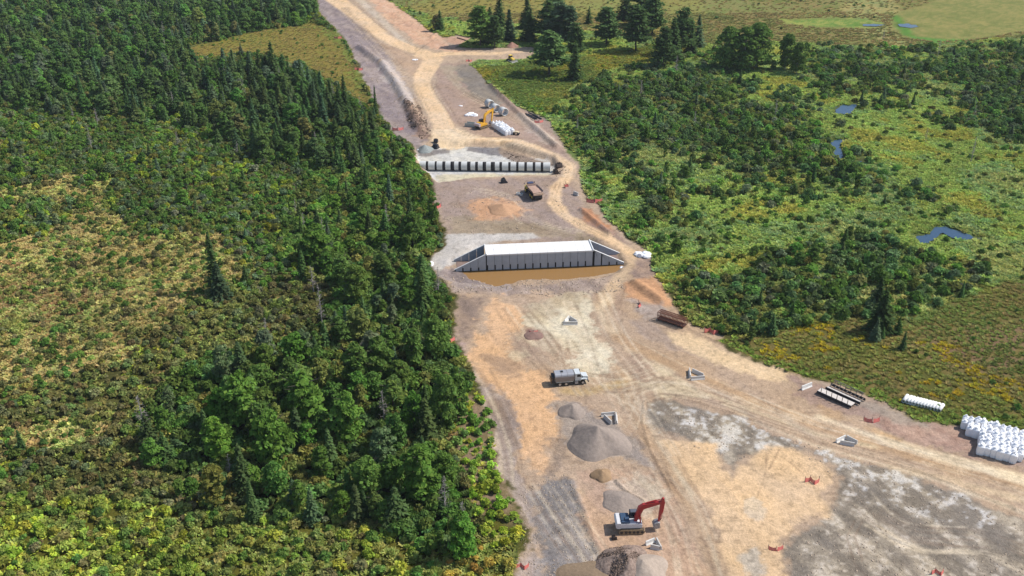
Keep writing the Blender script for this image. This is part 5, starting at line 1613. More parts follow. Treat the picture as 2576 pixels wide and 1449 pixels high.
for i in range(2):
    TP['poplar_tree'].append(tree_proto('poplar_tree', crown_broad(70 + i, LEAF_O, 16, 4.6, .06, 90, 44, .6), trunk_mb(16, .26, 30 + i, 9, .2), BARKP))
def dead_proto(seed, h=9):
    rr = random.Random(seed)
    t = thing('dead_tree', 'tree', 'tree')
    MB().cyl((0, 0, -.2), (0, 0, h * .5), .16, 7, .11).cyl((0, 0, h * .5), (rr.uniform(-.2, .2), rr.uniform(-.2, .2), h), .11, 6, .03).build('trunk', DEADM, t, fix=False)
    o = MB()
    for k in range(46):
        z = h * rr.uniform(.25, .97)
        a = rr.uniform(0, 6.28)
        L_ = (1 - z / h) * 1.7 * rr.uniform(.6, 1.1) + .35
        e = (math.cos(a) * L_, math.sin(a) * L_, z + L_ * rr.uniform(-.1, .5))
        o.cyl((0, 0, z), e, .045, 4, .02, False)
        f = Vector((0, 0, z)).lerp(Vector(e), .6)
        o.cyl(f, (f.x + rr.uniform(-.4, .4), f.y + rr.uniform(-.4, .4), f.z + rr.uniform(0, .4)), .03, 4, .015, False)
    o.build('bare_branches', DEADM, t, fix=False)
    return t
for i in range(3):
    TP['dead_tree'].append(dead_proto(80 + i))
proto_used = {k: [False] * len(v) for k, v in TP.items()}
def plant(kind, x, y, s, tint, label, group=None, sxy=1.0, k=None):
    k = random.randrange(len(TP[kind])) if k is None else k
    z = hz(x, y) - .05
    rz = random.uniform(0, 6.28)
    p_ = TP[kind][k]
    if not proto_used[kind][k]:
        proto_used[kind][k] = True
        o = p_
        o.location, o.rotation_euler = (x, y, z), (0, 0, rz)
    else:
        o = dup(p_, (x, y, z), rz)
    o.scale = (s * sxy, s * sxy, s)
    if 'group' in o: del o['group']
    tag(o, label, 'tree', group)
    if kind == 'broadleaf_tree' and tint[1] > .1: tint = tuple(v * .72 for v in tint)
    if kind == 'spruce_tree': tint = tuple(v * .85 for v in tint)
    for ch in o.children:
        ch.color = (*tint, 1)
    return o
SHRUBS = [shrub_mesh(100 + i, None, 7 + i % 3, 26, .34, 1 + .1 * (i % 2), .9 + .15 * (i % 3)) for i in range(6)]
TUFTS = [tuft_mesh(120 + i, None, 26 + 4 * i) for i in range(3)]

# tints: albedo of leaves
def T(*a): return np.array(a)
DKGR, MDGR, BRGR, YLGR = T(.036, .060, .025), T(.061, .103, .029), T(.085, .155, .035), T(.17, .20, .035)
OLIV, BRNO, GRYG, BLUG, TANY = T(.105, .118, .040), T(.105, .100, .048), T(.095, .125, .075), T(.043, .068, .043), T(.195, .165, .078)
SEDG, SEDB, GOLD, REDD = T(.19, .23, .070), T(.14, .19, .085), T(.33, .27, .03), T(.26, .10, .05)

LM = {}
LANDMARKS = [('the box culvert', 1350, 660), ('the pipe row', 1220, 415), ('the yellow excavator', 1215, 320), ('the bulldozer', 1292, 150), ('the tank truck', 1430, 950), ('the red excavator', 1600, 1320),
             ('the rusty rack', 1683, 805), ('the upper left field', 700, 120), ('the tan sedge clearing', 180, 760), ('the stream bends', 2115, 330), ('the marsh pool', 2380, 592), ('the mown hay field', 2420, 60), ('the bag stack', 2510, 1100),
             ('the photo\'s top left corner', 60, 60), ('the bottom left corner', 80, 1400), ('the left edge', 20, 400), ('the gravel cone', 1500, 1110), ('the right edge thicket', 2500, 220)]
def pxpoly(poly, U, V):
    return sdist(U, V, poly)
def grid_pts(sp, seed, y0=100, y1=760, mx=1.16):
    rs = np.random.RandomState(seed)
    out = []
    y = y0
    xs = []
    for yy in np.arange(y0, y1, sp):
        w = (yy * cP + CAM_H * sP) * 1288 / FOC * mx
        x = np.arange(-w, w, sp)
        xs.append(np.stack([x, np.full(len(x), yy)], 1))
    p = np.concatenate(xs)
    p += (rs.rand(len(p), 2) - .5) * sp * 1.1
    return p[:, 0], p[:, 1], rs
def inz(polys, U, V, feather=0, noise=None):
    if polys and not isinstance(polys[0], list): polys = [polys]
    best = np.full(U.shape, -1e9)
    for p in polys:
        best = np.maximum(best, pxpoly(p, U, V))
    return best + (0 if noise is None else noise * feather) > 0

EXTRA_CLEAR = [(gp([(1225, 700), (1100, 700), (1000, 100)]), 0)] 
def species(kind, X, Y, hmid, rs):
    """densities and sizes by place"""
    Z = np.full(X.shape, hmid)
    U, V = P(X, Y, Z)
    U0, V0 = P(X, Y, Z * 0)
    nz = fbm(X, Y, 14, 21, 3) - .5
    n2 = fbm(X, Y, 5, 23, 3) - .5
    ds = sdist(X, Y, site_g)
    left = (U0 < 1300) & ~((U0 > 985) & (V0 < 262) & (Y > 300))
    z = {}
    z['forest'] = inz(W_FOREST_UL, U, V, 60, nz) & left
    z['conif'] = inz(W_CONIF, U, V, 40, nz) & left
    z['fieldl'] = inz(W_FIELD_UL, U0, V0, 20, nz)
    z['strip'] = inz(W_STRIP, U, V, 50, nz) & left
    z['sedgel'] = inz([W_SEDGE_L, W_SEDGE_L2, W_SEDGE_L3], U0, V0, 160, nz)
    z['bright'] = inz(W_BRIGHT_L, U0, V0, 30, nz)
    z['verge'] = inz(W_VERGE, U0, V0, 12, nz)
    z['right'] = ~left & (ds < 0)
    z['hill'] = inz(W_HILL, U0, V0, 20, nz) & ~left
    z['mown'] = inz([W_MOWN, W_MOWN2], U0, V0)
    z['thick'] = inz(W_TH, U, V, 190, nz + n2 * .8) & (U0 > 1340)
    z['olive'] = inz(W_OLIVE_R, U0, V0, 30, nz)
    z['gold'] = inz(W_GOLD_N, U0, V0, 20, nz)
    pond = np.zeros(X.shape, bool)
    for key, poly in PONDS.items():
        pond |= sdist(X, Y, gp(poly)) > -.9
    z['pond'] = pond
    z['low_l'] = left & ~z['forest'] & ~z['fieldl'] & ~z['strip'] & ~z['sedgel'] & ~z['bright']
    return U, V, U0, V0, nz, n2, ds, z
def mix(a, b, t):
    t = np.asarray(t)[:, None]
    return a * (1 - t) + b * t
def vary(col, rs, v=.22, h=.12):
    n = len(col)
    return np.clip(col * (1 + (rs.rand(n, 1) - .5) * 2 * v) * (1 + (rs.rand(n, 3) - .5) * 2 * h), .008, .6)

trees = []     # kind, x, y, scale, sxy, tint, zone word
# hand-placed trees that the eye picks out: kind, u, v of the foot, height m, width factor, tint, label
HAND = [
 ('pine_tree', 1382, 187, 17, 1.0, DKGR * 1.5, 'full green pine standing alone beside the bulldozer track, long shadow left'),
 ('spruce_tree', 1446, 200, 14.5, .95, DKGR, 'slim dark spruce just right of the lone pine by the bulldozer track'),
 ('pine_tree', 1208, 116, 17, .95, MDGR * .95, 'leftmost green pine of the roadside conifer group'),
 ('spruce_tree', 1232, 108, 15, 1.2, DKGR, 'dark spruce behind the leftmost pine of the roadside group'),
 ('pine_tree', 1245, 120, 13.5, .75, DKGR, 'narrow dark pine by the pinkish earth cone'),
 ('spruce_tree', 1281, 102, 14, 1.1, BLUG, 'blue-grey spruce rising just behind the pinkish earth cone'),
 ('spruce_tree', 1256, 66, 15, 1.0, DKGR, 'dark spruce high behind the roadside pines'),
 ('spruce_tree', 1333, 104, 15, 1.15, DKGR, 'dark spruce left of the tightest pine cluster'),
 ('spruce_tree', 1325, 72, 14, 1.2, DKGR, 'spruce farther back left of the pine cluster'),
 ('pine_tree', 1380, 106, 18, .85, DKGR * 1.1, 'left pine of the tight dark cluster right of the track'),
 ('pine_tree', 1405, 120, 19, .85, BLUG * .9, 'tallest grey-green pine of the tight dark cluster'),
 ('pine_tree', 1430, 124, 18, .75, BLUG * .85, 'right pine of the tight dark cluster'),
 ('pine_tree', 1448, 150, 15, .7, DKGR, 'front dark pine of the tight cluster, foot in the yellow weeds'),
 ('pine_tree', 1395, 70, 15, .9, DKGR * 1.2, 'pine far behind the tight cluster'),
 ('pine_tree', 1524, 112, 16, 1.0, DKGR * 1.3, 'rounded dark pine between the two conifer clusters'),
 ('spruce_tree', 1481, 60, 8, 1, DKGR * 1.2, 'small young spruce on the field behind the pines'),
 ('pine_tree', 1600, 128, 19, .8, DKGR, 'tall dark pine, left of the second conifer cluster'),
 ('pine_tree', 1612, 64, 17, 1.1, DKGR, 'dark pine at the back left of the second cluster'),
 ('pine_tree', 1640, 86, 17, .9, DKGR * 1.25, 'right pine at the back of the second cluster'),
 ('spruce_tree', 1572, 50, 15, 1.3, DKGR * .9, 'dark spruce topping the second cluster at the frame edge'),
 ('pine_tree', 1666, 168, 16, .75, DKGR * .9, 'front dark pine of the third conifer cluster'),
 ('spruce_tree', 1690, 150, 17, 1.2, DKGR, 'dark spruce inside the third conifer cluster'),
 ('pine_tree', 1714, 136, 19, .75, DKGR * 1.15, 'tallest pine of the third conifer cluster'),
 ('spruce_tree', 1737, 134, 13, .9, DKGR, 'small spruce on the right skirt of the third cluster'),
 ('spruce_tree', 1754, 118, 13.5, 1.0, BLUG * 1.2, 'lone blue-grey spruce right of the conifer clusters'),
 ('spruce_tree', 1107, 78, 9, 1.1, DKGR * 1.3, 'small dark spruce on the field right of the upper road'),
 ('broadleaf_tree', 1097, 78, 9, .9, BRNO * .8, 'dull brownish tree on the field right of the upper road'),
 ('poplar_tree', 1828, 176, 18, .9, MDGR * .9, 'left tree of the tall round poplar trio on the right'),
 ('poplar_tree', 1868, 178, 18, .95, MDGR * .75, 'middle tree of the tall round poplar trio on the right'),
 ('poplar_tree', 1900, 172, 19, 1.0, MDGR * .85, 'tallest tree of the poplar trio, pale trunk showing'),
 ('poplar_tree', 1975, 176, 15, .75, MDGR * .75, 'narrow poplar standing right of the trio'),
 ('poplar_tree', 2003, 186, 13, .7, MDGR * .7, 'smaller leaning poplar at the right end of the poplars'),
 ('dead_tree', 2442, 408, 9, 1.0, DKGR, 'grey dead spruce alone in the sedge near the right edge'),
 ('dead_tree', 1700, 190, 9, 1.1, DKGR, 'pale dead tree below the third conifer cluster'),
 ('dead_tree', 1612, 244, 7, 1.2, DKGR, 'small brown dead tree in the thicket right of the lone pine'),
 ('dead_tree', 1452, 336, 7, .8, DKGR, 'thin grey dead tree at the site edge thicket'),
 ('broadleaf_tree', 742, 62, 7.5, 1.3, BRGR, 'bright green round tree at the top corner of the upper left field'),
 ('spruce_tree', 545, 735, 17, .75, DKGR * .9, 'very tall narrow spruce alone beside the tan clearing'),
 ('spruce_tree', 556, 750, 10, 1.5, BLUG * .7, 'broad skirted spruce at the foot of the tall narrow one'),
 ('dead_tree', 812, 830, 12, .7, DKGR, 'dead grey trunk standing in the dark wood left of the yard'),
 ('spruce_tree', 2212, 832, 11, 1.5, DKGR * .75, 'very dark wide spruce at the front of the right thicket'),
 ('spruce_tree', 2205, 778, 9, 1.2, DKGR * .75, 'dark spruce just behind the wide one in the right thicket'),
 ('broadleaf_tree', 770, 1090, 15, 1.15, BRGR * .85, 'large round maple above the middle of the lower wood'),
 ('broadleaf_tree', 615, 1080, 13, 1.0, BRGR * .95, 'bright maple left of the largest one in the lower wood'),
 ('broadleaf_tree', 900, 990, 13, 1.1, MDGR * .7, 'dark green maple in the middle of the wood, right of the largest'),
 ('broadleaf_tree', 960, 965, 12, 1.0, MDGR, 'mid green maple near the yard side of the wood'),
 ('broadleaf_tree', 1040, 930, 11, .9, MDGR * 1.1, 'loose maple at the wood edge by the orange sand'),
 ('broadleaf_tree', 1095, 900, 11, .8, MDGR * .9, 'leggy tree on the wood edge left of the maroon pile'),
 ('broadleaf_tree', 1150, 1055, 13, .75, MDGR * .8, 'tall tree leaning over the yard edge left of the tank truck'),
 ('broadleaf_tree', 1120, 1075, 13, .7, MDGR * .85, 'leggy tree with bare trunk on the edge of the stony strip'),
 ('broadleaf_tree', 1060, 1260, 13, 1.1, BRGR * .75, 'round green maple at the lower corner of the wood'),
 ('broadleaf_tree', 690, 1175, 13, .95, BRGR * .8, 'yellowish maple in the lower wood'),
 ('broadleaf_tree', 880, 1110, 12, .85, BRGR * 1.0, 'light green maple right of the largest one'),
 ('broadleaf_tree', 1040, 620, 11, 1.0, MDGR, 'round tree at the wood edge left of the grey bed'),
 ('broadleaf_tree', 805, 660, 12, 1.15, BRGR * .8, 'bright round maple left of the box culvert wood'),
 ('broadleaf_tree', 1090, 560, 9, .8, MDGR * .7, 'dark small tree leaning onto the strip between the culverts'),
 ('spruce_tree', 946, 292, 12, .6, DKGR, 'slim spruce at the very edge of the upper road band'),
 ('spruce_tree', 640, 1310, 9, 1.0, DKGR * 1.2, 'grey green spruce low in the wood'),
 ('dead_tree', 368, 1100, 10, 1.1, DKGR, 'pinkish grey dead spruce left of the lower wood'),
 ('dead_tree', 1120, 1290, 8, 1.0, DKGR, 'leaning grey dead tree by the lower corner of the wood'),
 ('dead_tree', 1165, 1345, 7, 1.1, DKGR, 'bare grey tree near the bright verge at the bottom'),
 ('spruce_tree', 870, 292, 16, .9, DKGR * .85, 'big dark spruce at the right end of the conifer band'),
 ('spruce_tree', 855, 300, 13, 1.2, DKGR * .8, 'wide dark spruce beside the big one at the band end'),
 ('spruce_tree', 690, 205, 15, .85, DKGR, 'tall pointed spruce against the upper left field'),
 ('spruce_tree', 760, 225, 13, .8, DKGR * 1.1, 'second pointed spruce against the upper left field'),
 ('spruce_tree', 800, 262, 13, .8, DKGR, 'third pointed spruce against the upper left field'),
]
HB = {'pine_tree': 16., 'spruce_tree': 12., 'broadleaf_tree': 10., 'poplar_tree': 16., 'dead_tree': 9.}
hx, hy = [], []
for kind, u, v, hgt, wf, tint, lb in HAND:
    a = G(u, v)
    if v < 215 and kind in ('pine_tree', 'spruce_tree', 'poplar_tree'): hgt, wf = hgt * 1.15, wf * (1.55 if kind == 'pine_tree' else 1.35)
    s = hgt / HB[kind]
    plant(kind, a.x, a.y, s, tuple(tint), lb, None, wf)
    hx.append(a.x); hy.append(a.y)
hx, hy = np.array(hx), np.array(hy)
def far_from_hand(X, Y, d):
    return np.min(np.hypot(X[:, None] - hx[None], Y[:, None] - hy[None]), 1) > d

cand = []
# spruces
X, Y, rs = grid_pts(4.2, 1, 105, 720)
U, V, U0, V0, nz, n2, ds, z = species('s', X, Y, 6., rs)
p = np.zeros(len(X))
p[z['forest']] = .22
p[z['conif']] = .36
p[z['strip']] = .14
p[z['low_l']] = .018
p[z['low_l'] & (V0 < 560)] = .06
p[z['bright']] = .004
p[z['thick']] = .03
p[z['fieldl']] = 0
p[z['hill']] = 0
p *= (ds < -2.5) & ~z['pond'] & far_from_hand(X, Y, 3)
p *= np.clip(1 + nz * 2.5, .1, 2)
k = rs.rand(len(X)) < p
tint = vary(np.where((rs.rand(k.sum()) < .25)[:, None], BLUG, DKGR), rs, .3, .12)
hs = np.where(z['conif'][k], 10.5, np.where(z['strip'][k], 9, np.where(z['forest'][k], 9, 5))) * (.5 + .75 * rs.rand(k.sum()))
zn = np.where(z['conif'][k], 1, np.where(z['forest'][k], 0, np.where(z['strip'][k], 2, np.where(z['thick'][k], 4, 3))))
for a in zip(X[k], Y[k], hs, tint, zn):
    cand.append(('spruce_tree', a[0], a[1], a[2], random.uniform(.85, 1.6), a[3] * 1.2, a[4]))
# broadleaf
X, Y, rs = grid_pts(4.6, 2, 105, 720)
U, V, U0, V0, nz, n2, ds, z = species('b', X, Y, 5.5, rs)
p = np.zeros(len(X))
p[z['forest']] = .60
p[z['conif']] = .36
p[z['strip']] = .62
p[z['strip'] & (V0 < 640)] = .36
p[z['low_l']] = .04
p[z['bright']] = .015
p[z['thick']] = .17
p[z['fieldl']] = 0
p[z['hill']] = 0
p *= (ds < -2.2) & ~z['pond'] & far_from_hand(X, Y, 4)
p *= np.clip(1 - nz * 2.0, .2, 1.8)
k = rs.rand(len(X)) < p
n = k.sum()
q = rs.rand(n)
tint = np.where((q < .30)[:, None], MDGR, np.where((q < .6)[:, None], MDGR * .75, np.where((q < .8)[:, None], BRGR * .85, np.where((q < .92)[:, None], GRYG * .8, OLIV))))
far = z['forest'][k]
tint = np.where(far[:, None], tint * .92 + np.array([0, .002, .008]), tint)  # bluish distance haze put into the leaf tint of the far wood
tint = np.where(z['thick'][k][:, None], MDGR * .7, tint)
tint = vary(tint, rs, .2, .12)
hs = np.where(z['strip'][k], 7.6, np.where(z['forest'][k], 8.2, 4.2)) * (.5 + .85 * rs.rand(n))
hs = np.where((V0[k] < 700) & z['strip'][k], hs * .8, hs)
zn = np.where(z['conif'][k], 1, np.where(z['forest'][k], 0, np.where(z['strip'][k], 2, np.where(z['thick'][k], 4, 3))))
for a in zip(X[k], Y[k], hs, tint, zn):
    cand.append(('broadleaf_tree', a[0], a[1], a[2], random.uniform(.8, 1.2), a[3], a[4]))
# dead trees
X, Y, rs = grid_pts(9, 3, 110, 640)
U, V, U0, V0, nz, n2, ds, z = species('d', X, Y, 3.5, rs)
p = np.where(z['forest'], .11, np.where(z['strip'], .06, np.where(z['low_l'], .03, np.where(z['thick'], .01, 0)))) * (ds < -3)
k = rs.rand(len(X)) < p
for x, y, q in zip(X[k], Y[k], rs.rand(k.sum())):
    cand.append(('dead_tree', x, y, 5 + 4 * q, 1.0, DKGR, 3))

def tone(t):
    r_, g_, b_ = t
    L_ = .3 * r_ + .6 * g_ + .1 * b_
    if r_ > g_ * .98: return 'brownish'
    if b_ > g_ * .68: return 'blue-grey'
    return 'light green' if L_ > .085 else 'mid green' if L_ > .055 else 'dark green'
ZW = ['in the dense wood above the shrub flat', 'in the conifer band below the upper left field', 'in the wood along the left side of the site', 'standing over the low shrubs', 'in the thicket right of the site']
ZG = ['trees of the upper left wood', 'trees of the conifer band', 'trees of the wood beside the site', 'single trees over the shrub flat', 'trees of the right thicket']
KW = {'spruce_tree': 'spruce', 'broadleaf_tree': 'broadleaf tree', 'dead_tree': 'dead tree'}
def apparent(c_):
    d = c_[2] * cP + CAM_H * sP
    return c_[3] * c_[3] * c_[4] / d ** 2
def inframe(c_):
    u, v = P(c_[1], c_[2], c_[3] * .5)
    return -20 < u < 2596 and -20 < v < 1470
mass = {}
names_used = {}
for kind in KW:
    lst = [c_ for c_ in cand if c_[0] == kind]
    vis = sorted([c_ for c_ in lst if inframe(c_)], key=apparent, reverse=True)
    keep = vis[:230 if kind != 'dead_tree' else 60]
    ids = set(id(c_) for c_ in keep)
    mass[kind] = [c_ for c_ in lst if id(c_) not in ids]
    byname = {}
    for c_ in keep:
        u, v = P(c_[1], c_[2], c_[3] * .5)
        lm = min(LANDMARKS, key=lambda l_: (l_[1] - u) ** 2 + 1.6 * (l_[2] - v) ** 2)
        far_ = math.hypot(lm[1] - u, lm[2] - v)
        side = ('right of' if u > lm[1] else 'left of') if abs(u - lm[1]) > abs(v - lm[2]) else ('below' if v > lm[2] else 'above')
        sz = 'tall' if c_[3] > 10 else 'small' if c_[3] < 5.5 else 'middling'
        tn = 'grey' if kind == 'dead_tree' else tone(c_[5])
        key = (f"{sz} {tn} {KW[kind]}", f"{side} {lm[0].replace('photo' + chr(39) + 's ', '')}")
        byname.setdefault(key, []).append((u, v, c_))
    for key, l2 in byname.items():
        l2.sort(key=lambda q: q[0])
        for i, (u, v, c_) in enumerate(l2):
            lb = f'{key[0]} {key[1]}' if len(l2) == 1 else f'{key[0]}, {ordn[i]} from left of those {key[1]}'
            plant(kind, c_[1], c_[2], c_[3] / HB[kind], tuple(c_[5]), lb, ZG[c_[6]], c_[4])

# ------------------------------------------------------------------ scattered plants nobody could count
def scatter(name, label, meshes, X, Y, scl, tint, zoff=-.04, sz=None, tilt=0.0, seed=0, matl=None):
    rs = np.random.RandomState(seed + 500)
    n = len(X)
    if not n: return
    Hh = height(X, Y) + zoff
    me = bpy.data.meshes.new(name)
    me.vertices.add(n)
    me.vertices.foreach_set('co', np.stack([X, Y, Hh], 1).astype(np.float32).ravel())
    def at(nm, ty, arr):
        a = me.attributes.new(nm, ty, 'POINT')
        a.data.foreach_set('vector' if ty == 'FLOAT_VECTOR' else 'value', arr.ravel())
    at('tint', 'FLOAT_VECTOR', tint.astype(np.float32))
    sz = scl if sz is None else sz
    at('sc', 'FLOAT_VECTOR', np.stack([scl, scl, sz], 1).astype(np.float32))
    at('ro', 'FLOAT_VECTOR', np.stack([(rs.rand(n) - .5) * tilt, (rs.rand(n) - .5) * tilt, rs.rand(n) * 6.28], 1).astype(np.float32))
    at('pick', 'INT', rs.randint(0, len(meshes), n).astype(np.int32))
    o = bpy.data.objects.new(name, me)
    C.objects.link(o)
    tag(o, label, kind='stuff')
    ng = bpy.data.node_groups.new(name + '_scatter', 'GeometryNodeTree')
    ng.interface.new_socket('Geometry', in_out='INPUT', socket_type='NodeSocketGeometry')
    ng.interface.new_socket('Geometry', in_out='OUTPUT', socket_type='NodeSocketGeometry')
    N = ng.nodes
    gi, go = N.new('NodeGroupInput'), N.new('NodeGroupOutput')
    jn = N.new('GeometryNodeJoinGeometry')
    def attr(nm, ty):
        a = N.new('GeometryNodeInputNamedAttribute')
        a.data_type = ty
        a.inputs['Name'].default_value = nm
        return next(s_ for s_ in a.outputs if s_.enabled)
    sc_, ro_, pk_ = attr('sc', 'FLOAT_VECTOR'), attr('ro', 'FLOAT_VECTOR'), attr('pick', 'INT')
    for k, m_ in enumerate(meshes):
        m2 = m_.copy()
        m2.materials.clear()
        m2.materials.append(matl or LEAF_S)
        po = bpy.data.objects.new(name + '_source', m2)
        oi = N.new('GeometryNodeObjectInfo')
        oi.inputs['Object'].default_value = po
        oi.inputs['As Instance'].default_value = True
        cmp_ = N.new('FunctionNodeCompare')
        cmp_.data_type = 'INT'
        cmp_.operation = 'EQUAL'
        ii = [s_ for s_ in cmp_.inputs if s_.enabled and s_.type == 'INT']
        ng.links.new(pk_, ii[0])
        ii[1].default_value = k
        ip = N.new('GeometryNodeInstanceOnPoints')
        ng.links.new(gi.outputs[0], ip.inputs['Points'])
        ng.links.new(cmp_.outputs[0], ip.inputs['Selection'])
        ng.links.new(oi.outputs['Geometry'], ip.inputs['Instance'])
        ng.links.new(ro_, ip.inputs['Rotation'])
        ng.links.new(sc_, ip.inputs['Scale'])
        ng.links.new(ip.outputs[0], jn.inputs[0])
    ng.links.new(jn.outputs[0], go.inputs[0])
    md = o.modifiers.new('scatter', 'NODES')
    md.node_group = ng
    return o
for kind, lb, nm in (('spruce_tree', 'mass of smaller dark spruces farther back in the woods', 'spruce_woods'), ('broadleaf_tree', 'mass of smaller broadleaf trees farther back in the woods', 'broadleaf_woods')):
    l2 = mass[kind]
    if l2:
        A = np.array([(c_[1], c_[2], c_[3] / HB[kind], c_[4]) for c_ in l2])
        Tn = np.array([c_[5] for c_ in l2])
        meshes = [next(ch for ch in t.children if ch.name.startswith('crown')).data for t in TP[kind]]
        scatter(nm, lb, meshes, A[:, 0], A[:, 1], A[:, 2] * A[:, 3], Tn, sz=A[:, 2], seed=3 if kind[0] == 's' else 4)

# shrubs
X, Y, rs = grid_pts(1.75, 5, 98, 700)
U, V, U0, V0, nz, n2, ds, z = species('r', X, Y, 1., rs)
n3 = fbm(X, Y, 30, 51, 3) - .5
left = (U0 < 1300) & ~((U0 > 985) & (V0 < 262) & (Y > 300))
p = np.zeros(len(X))
S_ = np.full(len(X), 1.0)
TT = np.tile(OLIV, (len(X), 1))
def patchy(rs, X, Y, s_, sd_, w):
    f = fbm(X, Y, s_, sd_, 3)
    r_ = np.argsort(np.argsort(f)) / len(f)
    t = w * r_ + (1 - w) * rs.rand(len(X))
    return np.argsort(np.argsort(t)) / len(t)
def setz(m, pr, sc, tint):
    p[m] = pr if np.isscalar(pr) else pr[m]
    S_[m] = sc
    TT[m] = tint if tint.ndim == 1 else tint[m]
q = patchy(rs, X, Y, 9, 91, .45)
pal_low = np.where((q < .30)[:, None], OLIV * .95, np.where((q < .52)[:, None], MDGR * .95, np.where((q < .70)[:, None], BRNO * .8, np.where((q < .84)[:, None], GRYG * .85, np.where((q < .95)[:, None], BRGR * .8, YLGR * .8)))))
setz(z['low_l'], .95, 1.0, pal_low)
near_wood = z['low_l'] & (V0 < 640)
setz(near_wood, .95, 1.15, np.where((q < .4)[:, None], MDGR * .85, np.where((q < .6)[:, None], OLIV * .8, np.where((q < .8)[:, None], GRYG * .8, np.where((q < .93)[:, None], BRGR * .75, YLGR * .75)))))
brn = z['low_l'] & (V0 > 640) & (n3 > -.05)
TT[brn] = mix(TT[brn], BRNO * .85, np.full(brn.sum(), .5))
setz(z['sedgel'], .62, .9, np.where((q < .4)[:, None], OLIV, np.where((q < .7)[:, None], BRNO * .9, MDGR * .9)))
setz(z['forest'] | z['conif'] | z['strip'], .95, 1.45, np.where((q < .5)[:, None], MDGR * .8, np.where((q < .75)[:, None], DKGR * 1.4, OLIV * .8)))
us = z['strip'] & (V0 < 660)
TT[us] = np.where((q < .45)[:, None], MDGR, np.where((q < .7)[:, None], BRGR * .8, OLIV * .9))[us]
pal_br = np.where((q < .35)[:, None], T(.10, .125, .03), np.where((q < .6)[:, None], OLIV, np.where((q < .75)[:, None], MDGR, np.where((q < .88)[:, None], YLGR * .85, BRNO * .9))))
setz(z['bright'], .97, 1.0, pal_br)
ey = z['bright'] & (U0 > 1200) & (V0 < 1420)
TT[ey] = np.where((q < .6)[:, None], T(.14, .185, .028), T(.18, .18, .03))[ey]
eo = z['bright'] & (U0 > 1120) & (V0 > 1385)
TT[eo] = np.where((q < .6)[:, None], T(.20, .16, .045), T(.15, .15, .04))[eo]
setz(z['verge'], .85, .8, np.where((q < .5)[:, None], BRGR * .8, np.where((q < .8)[:, None], YLGR * .8, MDGR)))
vy = z['verge'] & (V0 > 1150)
p[vy] = .97
S_[vy] = .95
TT[vy] = np.where((q < .6)[:, None], T(.12, .165, .028), T(.085, .13, .03))[vy]
setz(z['fieldl'], .035, .7, MDGR)
setz(z['right'], .09, .9, np.where((q < .5)[:, None], MDGR * .75, OLIV * .8))
midr = z['right'] & inz([(1460, 440), (1700, 430), (1900, 470), (2150, 500), (2300, 480), (2300, 640), (2050, 640), (1800, 700), (1700, 760), (1640, 640), (1520, 540)], U0, V0, 60, nz)
setz(midr, .22, .95, np.where((q < .4)[:, None], MDGR * .75, np.where((q < .7)[:, None], OLIV * .8, BRGR * .8)))
setz(z['thick'], .50, 1.5, np.where((q < .34)[:, None], DKGR * 1.55, np.where((q < .66)[:, None], MDGR * .95, np.where((q < .82)[:, None], GRYG * .7, np.where((q < .93)[:, None], OLIV * .8, BRGR * .8)))))
setz(z['gold'], .10, .7, YLGR * .8)
setz(z['hill'], .006, .9, DKGR * 1.3)
setz(z['olive'], .03, .6, MDGR * .7)
setz(z['mown'], 0, .5, OLIV)
band = (ds < 0) & (ds > -5) & ~left
setz(band & ~z['hill'] & (V0 < 820) & (V0 > 262), .45, .75, np.where((q < .5)[:, None], BRGR * .9, MDGR * .8))
p *= (ds < -.8) & ~z['pond'] & (np.hypot(X - dz.location.x, Y - dz.location.y + 4) > 11)
p *= np.clip(1 + n2 * np.where(z['low_l'] | z['strip'] | z['forest'] | z['bright'] | z['thick'], .5, 3.0), .1, 2.5)
k = rs.rand(len(X)) < p
X, Y, S_, TT, U0, V0 = X[k], Y[k], S_[k] * (.6 + .75 * rs.rand(k.sum()) ** 1.4), TT[k], U0[k], V0[k]
tl = (fbm(X, Y, 12, 61, 4) - .5)[:, None] * 2
TT = vary(TT * (1 + tl * .5) * 1.0, rs, .22, .14)
zz_ = np.array([z[k_][k] for k_ in ('low_l', 'sedgel', 'bright', 'verge', 'thick', 'right', 'olive')])
d = Y * cP + CAM_H * sP
size = S_ / d
inf = (U0 > 5) & (U0 < 2570) & (V0 > 5) & (V0 < 1445)
open_ = inf & ~zz_[4] & (zz_[0] | zz_[1] | zz_[2] | zz_[3] | zz_[5] | zz_[6])
order = np.argsort(-np.where(open_, size, 0))[:240]
ind = np.zeros(len(X), bool)
ind[order] = True
SH_O = []
for m_ in SHRUBS:
    m2 = m_.copy()
    m2.name = 'shrub'
    m2.materials.clear()
    m2.materials.append(LEAF_O)
    SH_O.append(m2)
bk = {}
for i in np.nonzero(ind)[0]:
    lm = min(LANDMARKS, key=lambda l_: (l_[1] - U0[i]) ** 2 + 1.6 * (l_[2] - V0[i]) ** 2)
    zi = 'bright shrub flat' if zz_[2][i] else 'stony verge' if zz_[3][i] else 'shrub flat' if zz_[0][i] else 'sedge clearing' if zz_[1][i] else 'meadow'
    key = (f"{'broad' if S_[i] > 1.15 else 'low'} {tone(TT[i])} shrub", f"near {lm[0].replace('photo' + chr(39) + 's ', '')}")
    bk.setdefault(key, []).append(i)
